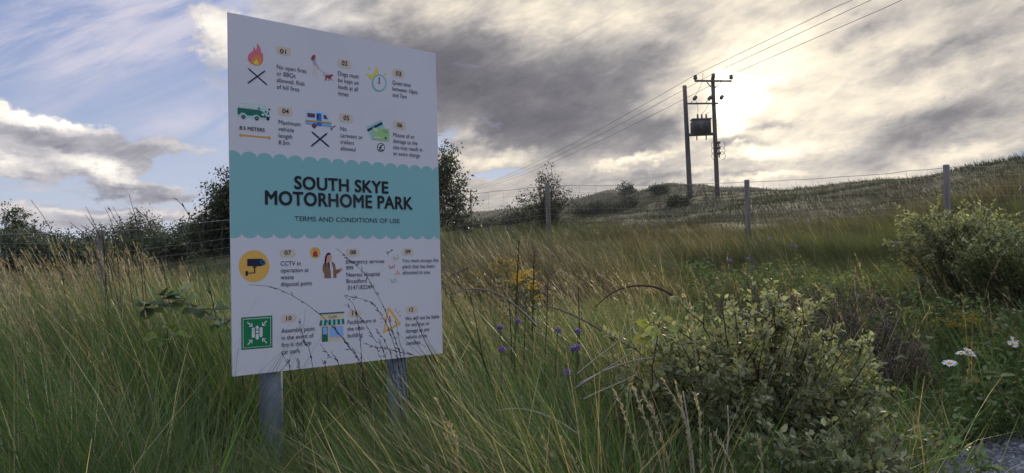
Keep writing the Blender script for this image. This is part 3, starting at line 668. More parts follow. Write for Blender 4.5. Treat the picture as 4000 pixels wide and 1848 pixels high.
  ('rose', 1, [(352.9, 796.8), (360.0, 797.6), (364.3, 805.7), (363.2, 815.3), (359.4, 825.6), (352.3, 824.7), (347.3, 811.9), (344.7, 805.5), (347.5, 799.1)]),
  ('rose', 3, [(343.8, 808.7), (348.2, 811.9), (349.2, 824.7), (345.1, 831.0), (340.8, 827.7)]),
  ('brown', 1, [(333.7, 827.6), (343.4, 829.4), (350.5, 826.3), (354.5, 848.7), (358.8, 860.0), (359.2, 882.3), (331.8, 881.6), (333.9, 867.3), (327.1, 856.1), (327.4, 837.1)]),
  ('ink', 3, [(348.9, 821.5), (354.0, 829.5), (355.0, 850.3), (350.3, 837.5)]),
  ('greyl', 2, [(355.0, 826.4), (361.2, 825.2), (367.9, 847.4), (368.1, 881.8), (359.2, 882.3), (358.8, 860.0)]),
  ('brown', 3, [(361.2, 824.0), (370.1, 826.6), (376.2, 834.7), (378.6, 852.4), (393.0, 850.3), (398.3, 856.0), (390.9, 863.9), (380.1, 866.9), (380.7, 881.6), (368.2, 880.2), (367.9, 847.4)]),
  ('rose', 2, [(393.0, 849.5), (400.4, 845.1), (407.6, 845.7), (402.1, 848.0), (408.9, 855.4), (398.4, 855.2)]),
 ]),
 ('scattered_digits', [
  ('ink', 1, [(595.6, 796.1), (620.5, 784.1), (619.6, 782.2), (594.7, 794.2)]),
  ('ink', 2, [(620.3, 782.7), (610.9, 780.8), (610.5, 782.8), (619.9, 784.8)]),
  ('ink', 4, [(592.2, 788.9), (597.8, 801.6), (599.7, 800.8), (594.1, 788.1)]),
  ('olive', 1, [(637.5, 802.6), (643.3, 807.2), (644.6, 805.6), (638.8, 801.0)]),
  ('olive', 2, [(642.0, 805.4), (644.0, 811.6), (646.0, 811.0), (643.9, 804.7)]),
  ('olive', 3, [(644.1, 809.3), (641.7, 814.7), (643.6, 815.6), (646.0, 810.1)]),
  ('olive', 4, [(643.6, 813.1), (637.2, 815.4), (638.0, 817.3), (644.3, 815.0)]),
  ('olive', 5, [(639.7, 815.3), (631.9, 813.0), (631.3, 815.0), (639.2, 817.3)]),
  ('olive', 6, [(633.8, 813.7), (626.1, 810.3), (625.2, 812.2), (633.0, 815.6)]),
  ('olive', 7, [(627.8, 811.0), (618.4, 807.7), (617.7, 809.7), (627.1, 812.9)]),
  ('olive', 9, [(623.5, 811.6), (625.0, 815.9), (623.2, 825.4), (625.2, 825.7), (627.1, 815.9), (625.5, 811.0)]),
  ('crimson', 1, [(600.1, 838.5), (601.3, 846.3), (603.6, 846.0), (602.5, 838.2)]),
  ('crimson', 2, [(600.8, 844.9), (604.0, 850.9), (606.1, 849.8), (602.9, 843.8)]),
  ('crimson', 3, [(603.2, 850.3), (610.3, 852.4), (610.9, 850.1), (603.9, 848.0)]),
  ('crimson', 4, [(609.2, 852.5), (614.7, 849.3), (613.5, 847.2), (608.0, 850.4)]),
  ('crimson', 5, [(614.1, 850.0), (616.1, 842.8), (613.8, 842.1), (611.8, 849.4)]),
  ('crimson', 1, [(613.5, 842.9), (615.8, 849.3), (618.1, 848.5), (615.7, 842.1)]),
  ('crimson', 2, [(615.3, 848.9), (621.4, 850.3), (621.9, 848.0), (615.8, 846.6)]),
  ('crimson', 3, [(620.2, 850.5), (626.8, 847.0), (625.7, 844.9), (619.1, 848.4)]),
  ('crimson', 4, [(626.4, 847.5), (627.1, 838.0), (624.7, 837.8), (624.0, 847.3)]),
  ('orange', 1, [(623.7, 875.4), (650.6, 874.6), (650.5, 872.7), (623.6, 873.5)]),
  ('orange', 2, [(650.9, 873.7), (638.6, 859.1), (637.2, 860.3), (649.4, 875.0)]),
  ('orange', 3, [(637.7, 859.3), (633.5, 876.1), (635.4, 876.5), (639.6, 859.8)]),
  ('leafgreen', 1, [(602.4, 893.0), (609.8, 896.4), (610.6, 894.7), (603.2, 891.4)]),
  ('leafgreen', 2, [(608.3, 895.2), (612.2, 899.8), (613.5, 898.7), (609.7, 894.1)]),
  ('leafgreen', 3, [(611.8, 897.7), (609.6, 902.8), (611.2, 903.5), (613.5, 898.4)]),
  ('leafgreen', 4, [(609.6, 902.9), (614.6, 905.5), (615.4, 903.9), (610.4, 901.4)]),
  ('leafgreen', 5, [(613.5, 905.3), (620.1, 904.8), (620.0, 903.0), (613.3, 903.5)]),
  ('leafgreen', 6, [(619.5, 905.1), (623.1, 900.6), (621.7, 899.5), (618.1, 904.0)]),
  ('leafgreen', 7, [(623.0, 901.2), (620.8, 892.1), (619.1, 892.5), (621.2, 901.6)]),
  ('leafgreen', 8, [(619.5, 894.0), (628.6, 892.2), (628.2, 890.5), (619.1, 892.3)]),
  ('leafgreen', 9, [(626.5, 891.1), (630.7, 904.4), (632.4, 903.9), (628.2, 890.5)]),
 ]),
 ('assembly_point_symbol', [
  ('signgreen', 1, [(31.3, 1001.4), (138.5, 1000.8), (137.3, 1107.5), (30.2, 1106.5)]),
  ('white', 2, [(36.4, 1006.6), (132.9, 1006.2), (131.9, 1102.1), (35.5, 1101.3)]),
  ('signgreen', 3, [(38.2, 1008.5), (131.0, 1008.1), (130.0, 1100.2), (37.4, 1099.5)]),
  ('white', 4, [(76.6, 1041.9), (76.2, 1043.9), (75.0, 1045.7), (73.3, 1046.9), (71.2, 1047.3), (69.1, 1046.9), (67.3, 1045.7), (66.2, 1043.9), (65.7, 1041.9), (66.2, 1039.8), (67.3, 1038.0), (69.1, 1036.9), (71.2, 1036.4), (73.3, 1036.9), (75.0, 1038.0), (76.2, 1039.8)]),
  ('white', 4, [(69.3, 1045.5), (65.8, 1047.9), (65.5, 1067.5), (68.9, 1070.0), (72.6, 1070.1), (76.1, 1067.7), (76.4, 1048.1), (73.0, 1045.6)]),
  ('white', 4, [(103.2, 1042.5), (102.8, 1044.6), (101.6, 1046.4), (99.8, 1047.6), (97.7, 1048.0), (95.6, 1047.6), (93.9, 1046.4), (92.7, 1044.6), (92.3, 1042.5), (92.7, 1040.4), (93.9, 1038.6), (95.6, 1037.4), (97.7, 1037.0), (99.8, 1037.4), (101.6, 1038.6), (102.8, 1040.4)]),
  ('white', 4, [(95.9, 1044.9), (92.4, 1047.4), (92.1, 1067.1), (95.5, 1069.6), (99.2, 1069.6), (102.7, 1067.2), (103.0, 1047.5), (99.6, 1045.0)]),
  ('white', 4, [(90.0, 1036.6), (89.5, 1038.7), (88.4, 1040.5), (86.6, 1041.7), (84.5, 1042.1), (82.4, 1041.7), (80.6, 1040.5), (79.5, 1038.7), (79.0, 1036.6), (79.5, 1034.6), (80.6, 1032.8), (82.4, 1031.6), (84.5, 1031.2), (86.6, 1031.6), (88.4, 1032.8), (89.5, 1034.6)]),
  ('white', 4, [(82.6, 1042.4), (79.1, 1044.8), (79.0, 1049.7), (82.4, 1052.2), (86.1, 1052.2), (89.6, 1049.8), (89.7, 1044.9), (86.3, 1042.4)]),
  ('signgreen', 5, [(91.4, 1051.4), (90.9, 1054.1), (89.3, 1056.4), (87.0, 1058.0), (84.3, 1058.5), (81.6, 1058.0), (79.2, 1056.4), (77.7, 1054.1), (77.1, 1051.4), (77.7, 1048.7), (79.2, 1046.4), (81.6, 1044.8), (84.3, 1044.3), (87.0, 1044.8), (89.3, 1046.4), (90.9, 1048.7)]),
  ('signgreen', 5, [(77.2, 1057.0), (76.9, 1077.5), (90.9, 1077.7), (91.2, 1057.2)]),
  ('white', 6, [(89.3, 1051.4), (88.9, 1053.3), (87.8, 1055.0), (86.2, 1056.1), (84.3, 1056.4), (82.4, 1056.1), (80.7, 1055.0), (79.6, 1053.3), (79.2, 1051.4), (79.6, 1049.5), (80.7, 1047.8), (82.4, 1046.7), (84.3, 1046.4), (86.2, 1046.7), (87.8, 1047.8), (88.9, 1049.5)]),
  ('white', 6, [(82.3, 1057.9), (78.8, 1060.3), (78.6, 1074.2), (82.1, 1076.8), (85.8, 1076.8), (89.3, 1074.4), (89.5, 1060.5), (86.1, 1058.0)]),
  ('white', 4, [(50.0, 1019.5), (65.4, 1032.7), (67.8, 1029.9), (52.4, 1016.7)]),
  ('white', 5, [(56.4, 1033.3), (68.8, 1033.3), (67.3, 1021.2), (64.1, 1021.8), (66.4, 1031.1), (56.6, 1030.0)]),
  ('white', 4, [(116.4, 1016.1), (101.8, 1030.0), (104.4, 1032.7), (118.9, 1018.7)]),
  ('white', 5, [(101.2, 1021.3), (101.1, 1033.4), (113.6, 1033.2), (113.4, 1030.0), (103.3, 1031.0), (104.4, 1021.5)]),
  ('white', 4, [(52.7, 1092.2), (66.4, 1079.1), (63.9, 1076.4), (50.1, 1089.5)]),
  ('white', 5, [(67.1, 1087.6), (67.1, 1075.7), (54.9, 1075.7), (55.0, 1079.0), (64.9, 1078.1), (63.8, 1087.5)]),
  ('white', 4, [(118.3, 1089.7), (104.2, 1074.5), (101.5, 1077.1), (115.6, 1092.2)]),
  ('white', 5, [(113.6, 1075.1), (100.9, 1073.6), (100.9, 1085.8), (104.2, 1085.6), (103.0, 1076.1), (113.0, 1078.4)]),
 ]),
 ('cafe_symbol', [
  ('navyteal', 3, [(310.6, 1002.7), (409.8, 1002.6), (409.7, 1007.3), (310.5, 1007.7)]),
  ('beige2', 1, [(315.6, 1008.0), (405.4, 1007.7), (405.5, 1104.4), (318.0, 1102.5)]),
  ('green', 2, [(320.0, 1051.8), (343.3, 1051.9), (342.3, 1103.7), (319.4, 1103.2)]),
  ('skyblue', 3, [(323.0, 1053.9), (340.7, 1054.0), (340.3, 1078.0), (322.6, 1077.8)]),
  ('skyblue', 2, [(349.2, 1052.0), (404.0, 1053.4), (404.0, 1092.8), (348.8, 1089.9)]),
  ('white', 4, [(339.7, 1082.2), (339.4, 1083.0), (338.5, 1083.4), (337.7, 1083.0), (337.3, 1082.2), (337.7, 1081.4), (338.5, 1081.0), (339.4, 1081.4)]),
  ('green', 3, [(314.2, 1028.1), (322.5, 1028.1), (318.6, 1046.6), (309.7, 1046.7)]),
  ('tealpale', 3, [(322.5, 1028.1), (330.8, 1028.1), (327.5, 1046.6), (318.6, 1046.6)]),
  ('green', 3, [(330.8, 1028.1), (339.1, 1028.1), (336.4, 1046.6), (327.5, 1046.6)]),
  ('tealpale', 3, [(339.1, 1028.1), (347.5, 1028.1), (345.4, 1046.6), (336.4, 1046.6)]),
  ('green', 3, [(347.5, 1028.1), (355.9, 1028.2), (354.4, 1046.6), (345.4, 1046.6)]),
  ('tealpale', 3, [(355.9, 1028.2), (364.4, 1028.2), (363.5, 1046.6), (354.4, 1046.6)]),
  ('green', 3, [(364.4, 1028.2), (372.8, 1028.2), (372.6, 1046.6), (363.5, 1046.6)]),
  ('tealpale', 3, [(372.8, 1028.2), (381.4, 1028.2), (381.7, 1046.5), (372.6, 1046.6)]),
  ('green', 3, [(381.4, 1028.2), (389.9, 1028.2), (390.9, 1046.5), (381.7, 1046.5)]),
  ('tealpale', 3, [(389.9, 1028.2), (398.5, 1028.2), (400.1, 1046.5), (390.9, 1046.5)]),
  ('green', 3, [(398.5, 1028.2), (407.1, 1028.2), (409.3, 1046.5), (400.1, 1046.5)]),
 ]),
 ('warning_symbol', [
  ('ochre2', 1, [(591.2, 999.7), (595.9, 997.7), (601.7, 1000.8), (649.1, 1061.2), (647.8, 1064.2), (572.6, 1090.5), (569.2, 1087.7)]),
  ('white', 2, [(595.9, 1009.9), (636.0, 1059.0), (579.2, 1079.9)]),
  ('crimson', 3, [(596.4, 1027.9), (601.1, 1029.2), (605.2, 1052.4), (599.3, 1053.0)]),
  ('crimson', 1, [(628.1, 1001.3), (623.0, 1014.1), (624.8, 1014.8), (629.9, 1002.0)]),
  ('crimson', 1, [(644.9, 1012.8), (632.0, 1022.2), (633.1, 1023.8), (646.1, 1014.4)]),
  ('crimson', 1, [(639.1, 1032.4), (651.6, 1032.1), (651.5, 1030.2), (639.0, 1030.4)]),
  ('crimson', 1, [(561.5, 1022.7), (571.3, 1028.7), (572.3, 1027.0), (562.5, 1021.1)]),
  ('crimson', 1, [(556.0, 1038.9), (569.3, 1038.7), (569.2, 1036.8), (556.0, 1037.0)]),
  ('crimson', 1, [(557.6, 1054.1), (569.3, 1049.6), (568.6, 1047.8), (556.9, 1052.3)]),
 ]),
 ('number_badge', [
  ('beige', 1, [(221.6, 97.4), (221.9, 104.7), (219.5, 107.0), (219.1, 109.6), (216.5, 110.2), (212.5, 112.0), (208.5, 111.6), (194.2, 112.9), (180.5, 111.6), (174.9, 112.1), (172.7, 110.1), (169.6, 109.7), (167.7, 106.8), (168.0, 104.8), (166.3, 97.4), (167.2, 90.1), (168.8, 88.1), (169.0, 85.2), (172.5, 84.9), (175.6, 82.7), (180.0, 83.5), (194.2, 81.8), (208.3, 83.5), (213.3, 82.6), (215.7, 85.0), (219.3, 85.1), (220.2, 88.1), (220.7, 90.1)]),
 ]),
 ('number_badge', [
  ('beige', 1, [(457.1, 105.6), (457.4, 113.1), (455.1, 117.1), (454.7, 118.2), (452.0, 121.0), (448.0, 120.7), (443.9, 122.9), (429.4, 121.5), (415.5, 122.9), (409.8, 120.7), (407.6, 121.1), (404.5, 118.1), (402.5, 117.1), (402.8, 113.1), (401.1, 105.6), (402.0, 98.1), (403.6, 94.0), (403.9, 93.0), (407.4, 90.1), (410.5, 90.5), (414.9, 88.3), (429.4, 89.7), (443.7, 88.3), (448.7, 90.5), (451.2, 90.1), (454.8, 93.0), (455.8, 94.1), (456.3, 98.0)]),
 ]),
 ('number_badge', [
  ('beige', 1, [(689.3, 107.3), (689.6, 114.9), (687.3, 118.6), (686.9, 120.0), (684.3, 122.5), (680.4, 122.5), (676.4, 124.3), (662.3, 123.3), (648.7, 124.3), (643.2, 122.4), (641.0, 122.6), (638.0, 119.8), (636.0, 118.7), (636.4, 114.8), (634.7, 107.3), (635.5, 99.9), (637.1, 95.9), (637.4, 94.9), (640.8, 92.0), (643.9, 92.4), (648.2, 90.2), (662.3, 91.6), (676.2, 90.2), (681.1, 92.4), (683.5, 92.0), (687.1, 94.9), (688.0, 95.9), (688.5, 99.9)]),
 ]),
 ('number_badge', [
  ('beige', 1, [(223.1, 306.2), (223.4, 313.2), (221.1, 316.4), (220.7, 317.9), (218.0, 319.9), (213.9, 320.4), (209.9, 321.5), (195.4, 321.2), (181.4, 321.4), (175.7, 320.5), (173.5, 319.8), (170.4, 318.1), (168.4, 316.2), (168.7, 313.3), (167.0, 306.2), (167.9, 299.0), (169.5, 296.2), (169.8, 294.1), (173.3, 292.8), (176.4, 291.5), (180.9, 291.3), (195.4, 290.7), (209.6, 291.4), (214.7, 291.4), (217.2, 293.0), (220.8, 293.9), (221.8, 296.4), (222.3, 298.8)]),
 ]),
 ('number_badge', [
  ('beige', 1, [(460.3, 304.3), (460.6, 312.5), (458.2, 314.7), (457.8, 318.1), (455.1, 318.3), (451.0, 320.9), (446.8, 319.9), (432.1, 321.7), (417.9, 319.9), (412.1, 320.8), (409.8, 318.3), (406.7, 318.0), (404.6, 314.7), (405.0, 312.5), (403.2, 304.3), (404.1, 296.1), (405.8, 293.8), (406.0, 290.6), (409.6, 290.2), (412.8, 287.9), (417.3, 288.5), (432.1, 287.1), (446.6, 288.4), (451.8, 288.0), (454.2, 290.0), (458.0, 290.8), (458.9, 293.6), (459.4, 296.2)]),
 ]),
 ('number_badge', [
  ('beige', 1, [(690.5, 306.8), (690.8, 314.3), (688.4, 318.0), (688.0, 319.4), (685.3, 321.8), (681.2, 321.9), (677.1, 323.6), (662.3, 322.6), (648.2, 323.7), (642.4, 321.8), (640.1, 321.9), (637.0, 319.2), (634.9, 318.1), (635.3, 314.2), (633.5, 306.8), (634.4, 299.4), (636.0, 295.5), (636.3, 294.4), (639.9, 291.6), (643.1, 292.0), (647.6, 289.8), (662.3, 291.2), (676.8, 289.8), (682.0, 292.0), (684.4, 291.5), (688.2, 294.5), (689.1, 295.4), (689.6, 299.4)]),
 ]),
 ('number_badge', [
  ('beige', 1, [(225.1, 792.5), (225.4, 798.8), (223.0, 802.1), (222.6, 803.0), (219.9, 805.4), (215.8, 805.1), (211.7, 807.0), (196.9, 805.8), (182.8, 807.0), (177.0, 805.1), (174.7, 805.5), (171.6, 803.0), (169.5, 802.2), (169.9, 798.7), (168.1, 792.5), (169.0, 786.2), (170.6, 782.8), (170.9, 781.9), (174.5, 779.5), (177.7, 779.8), (182.2, 778.0), (196.9, 779.1), (211.4, 778.0), (216.6, 779.8), (219.0, 779.5), (222.8, 781.9), (223.7, 782.8), (224.2, 786.1)]),
 ]),
 ('number_badge', [
  ('beige', 1, [(476.6, 791.5), (476.9, 798.0), (474.5, 800.9), (474.1, 802.3), (471.4, 804.2), (467.4, 804.4), (463.4, 805.7), (448.9, 805.1), (435.0, 805.8), (429.4, 804.4), (427.1, 804.3), (424.0, 802.2), (422.0, 801.1), (422.4, 797.9), (420.6, 791.5), (421.5, 785.2), (423.1, 781.9), (423.4, 781.0), (426.9, 778.6), (430.1, 778.8), (434.5, 777.1), (448.9, 778.2), (463.1, 777.1), (468.2, 778.9), (470.6, 778.5), (474.3, 781.0), (475.2, 781.8), (475.7, 785.2)]),
 ]),
 ('number_badge', [
  ('beige', 1, [(713.0, 791.1), (713.3, 797.5), (711.0, 801.0), (710.7, 801.8), (708.1, 804.4), (704.3, 804.0), (700.5, 805.9), (686.8, 804.7), (673.6, 805.9), (668.2, 804.0), (666.1, 804.4), (663.2, 801.8), (661.3, 801.0), (661.6, 797.5), (660.0, 791.1), (660.8, 784.7), (662.3, 781.3), (662.6, 780.4), (665.9, 777.9), (668.9, 778.2), (673.1, 776.4), (686.8, 777.5), (700.2, 776.4), (705.0, 778.1), (707.3, 778.0), (710.8, 780.3), (711.7, 781.4), (712.2, 784.6)]),
 ]),
 ('number_badge', [
  ('beige', 1, [(224.5, 1013.6), (224.8, 1019.8), (222.5, 1023.1), (222.1, 1024.0), (219.4, 1026.4), (215.4, 1026.1), (211.3, 1028.0), (196.9, 1026.8), (183.0, 1028.0), (177.3, 1026.1), (175.1, 1026.5), (172.0, 1024.0), (170.0, 1023.2), (170.4, 1019.8), (168.7, 1013.6), (169.5, 1007.3), (171.1, 1003.9), (171.4, 1003.1), (174.9, 1000.6), (178.1, 1001.0), (182.4, 999.2), (196.9, 1000.3), (211.1, 999.2), (216.1, 1000.9), (218.6, 1000.7), (222.2, 1003.0), (223.2, 1004.0), (223.7, 1007.3)]),
 ]),
 ('number_badge', [
  ('beige', 1, [(477.5, 1012.0), (477.7, 1019.1), (475.5, 1021.0), (475.1, 1023.9), (472.5, 1024.1), (468.7, 1026.3), (464.8, 1025.5), (450.9, 1027.0), (437.5, 1025.5), (432.1, 1026.3), (429.9, 1024.1), (426.9, 1023.9), (425.0, 1021.0), (425.4, 1019.1), (423.7, 1012.0), (424.5, 1005.0), (426.1, 1003.0), (426.4, 1000.2), (429.7, 999.8), (432.8, 997.9), (437.0, 998.4), (450.9, 997.2), (464.5, 998.3), (469.4, 998.0), (471.7, 999.7), (475.3, 1000.4), (476.2, 1002.8), (476.6, 1005.1)]),
 ]),
 ('number_badge', [
  ('beige', 1, [(725.7, 1011.0), (725.9, 1017.4), (723.7, 1020.8), (723.3, 1021.7), (720.7, 1024.1), (716.8, 1023.9), (712.8, 1025.7), (698.8, 1024.6), (685.3, 1025.6), (679.8, 1023.9), (677.6, 1024.1), (674.6, 1021.8), (672.7, 1020.7), (673.0, 1017.5), (671.4, 1011.0), (672.2, 1004.5), (673.8, 1001.3), (674.0, 1000.1), (677.4, 998.1), (680.5, 997.9), (684.8, 996.6), (698.8, 997.1), (712.6, 996.7), (717.5, 997.8), (719.9, 998.2), (723.4, 999.9), (724.3, 1001.5), (724.8, 1004.4)]),
 ]),
]
SIGN_TEXT = [
 ('badge_number', ['01'], 179.5, 106.6, 22.2, 14.9, 0, 'ink', 1, 0),
 ('badge_number', ['02'], 417.4, 112.2, 23.2, 16.7, 0, 'ink', 1, 0),
 ('badge_number', ['03'], 649.6, 115.9, 24.5, 16.5, 0, 'ink', 1, 0),
 ('badge_number', ['04'], 184.7, 313.2, 23.7, 15.2, 0, 'ink', 1, 0),
 ('badge_number', ['05'], 420.7, 311.8, 22.6, 16.6, 0, 'ink', 1, 0),
 ('badge_number', ['06'], 650.9, 314.8, 22.6, 16.4, 0, 'ink', 1, 0),
 ('badge_number', ['07'], 184.6, 797.6, 24.1, 14.0, 0, 'ink', 1, 0),
 ('badge_number', ['08'], 437.5, 797.8, 23.1, 14.0, 0, 'ink', 1, 0),
 ('badge_number', ['09'], 675.2, 797.3, 22.8, 14.3, 0, 'ink', 1, 0),
 ('badge_number', ['10'], 187.3, 1020.4, 22.2, 13.9, 0, 'ink', 1, 0),
 ('badge_number', ['11'], 440.5, 1017.8, 20.5, 14.3, 0, 'ink', 1, 0),
 ('badge_number', ['12'], 687.2, 1017.8, 21.1, 14.2, 0, 'ink', 1, 0),
 ('lettering', ['No open fires', 'or BBQs', 'allowed. Risk', 'of hill fires'], 167.1, 162.2, 109.4, 12.8, 22.9, 'navy', 0, 0),
 ('lettering', ['Dogs must', 'be kept on', 'leads at all', 'times'], 401.6, 151.5, 86.3, 13.6, 24.2, 'navy', 0, 0),
 ('lettering', ['Quiet time', 'between 10pm', 'and 7am'], 633.2, 152.7, 84.3, 13.3, 23.7, 'navy', 0, 0),
 ('lettering', ['Maximum', 'vehicle', 'length', '8.5m'], 170.6, 352.4, 80.7, 12.9, 23.1, 'navy', 0, 0),
 ('lettering', ['No', 'caravans or', 'trailers', 'allowed'], 407.0, 351.9, 92.2, 13.3, 23.8, 'navy', 0, 1),
 ('lettering', ['Misuse of or', 'damage to the', 'site may result in', 'an extra charge'], 631.4, 353.0, 97.6, 13.2, 23.6, 'navy', 0, 0),
 ('lettering', ['CCTV in', 'operation at', 'waste', 'disposal point'], 170.5, 834.5, 114.9, 13.0, 23.2, 'navy', 0, 3),
 ('lettering', ['Emergency services', '999', 'Nearest Hospital', 'Broadford', ' 01471822491'], 420.1, 831.6, 160.4, 13.1, 23.4, 'navy', 0, 0),
 ('lettering', ['You must occupy the', 'pitch that has been', 'allocated to you'], 661.9, 830.7, 167.8, 12.7, 22.7, 'navy', 0, 0),
 ('lettering', ['Assembly point', 'in the event of', 'fire is the top', 'car park'], 170.0, 1061.4, 124.5, 13.3, 23.7, 'navy', 0, 0),
 ('lettering', ['Facilities are in', 'the main', 'building'], 421.1, 1048.6, 118.2, 13.3, 23.8, 'navy', 0, 0),
 ('lettering', ['We will not be liable', 'for any loss or', 'damage to any', 'vehicle or its', 'contents'], 669.3, 1050.9, 159.0, 13.0, 23.2, 'navy', 0, 0),
 ('title_lettering', ['SOUTH SKYE'], 226.4, 570.5, 377.1, 42.6, 0, 'ink', 2, 0),
 ('title_lettering', ['MOTORHOME PARK'], 119.9, 627.6, 592.1, 45.2, 0, 'ink', 2, 0),
 ('subtitle_lettering', ['TERMS AND CONDITIONS OF USE'], 223.5, 682.1, 428.8, 16.3, 0, 'navy', 0, 0),
 ('length_lettering', ['8.5 METERS'], 33.9, 384.1, 86.4, 11.3, 0, 'ink', 1, 0),
 ('pound_lettering', ['£'], 566.8, 410.6, 19.2, 21.8, 0, 'navy', 1, 0),
 ('cafe_lettering', ['Café'], 344.5, 1021.5, 33.8, 8.6, 0, 'green', 0, 0),
]

# ------------------------------------------------------------------ the sign
WHITE = (.80, .80, .80)
SIGN_COL = dict(white=(.67, .67, .70), ink=(.010, .010, .016), navy=(.012, .016, .045), beige=(.66, .57, .45), beige2=(.74, .60, .40), pink=(.72, .16, .22), orange=(.80, .27, .05), yellow=(.80, .66, .10), yellow2=(.74, .62, .12),
    rust=(.26, .045, .03), hairred=(.30, .05, .05), skin=(.72, .42, .34), skinpale=(.74, .60, .50), paleblue2=(.36, .42, .72), tealmid=(.20, .50, .55), mint=(.42, .68, .62), green=(.012, .15, .11), greyd=(.16, .18, .22), ochre=(.66, .36, .06), ochre2=(.76, .45, .09),
    paleblue=(.50, .66, .82), midblue=(.22, .44, .70), blue=(.02, .17, .55), plum=(.12, .05, .09), tealpale=(.30, .60, .62), lime=(.34, .60, .24), brown=(.25, .13, .075), rose=(.66, .33, .30), greyl=(.62, .64, .70), crimson=(.55, .02, .07),
    olive=(.55, .50, .10), leafgreen=(.22, .45, .18), signgreen=(.005, .20, .07), skyblue=(.27, .48, .80), navyteal=(.02, .12, .18), teal=(.245, .51, .51))
_sm = {}
def sign_mat(k):
    if k not in _sm:
        m, g = new_mat('print ' + k)
        n = g.noise(objco(g), 260.0, 2, .5); n2 = g.noise(objco(g), 3.0, 4, .6)
        c = g.mix(g.rng(n, .3, .7, 0, .10), tuple(SIGN_COL[k]), tuple(x * .8 for x in SIGN_COL[k]))
        c = g.mix(g.rng(n2, .5, .75, 0, .10), c, (.30, .30, .26))
        finish(g, principled(g, c, .48, 0, .35)); _sm[k] = m
    return _sm[k]

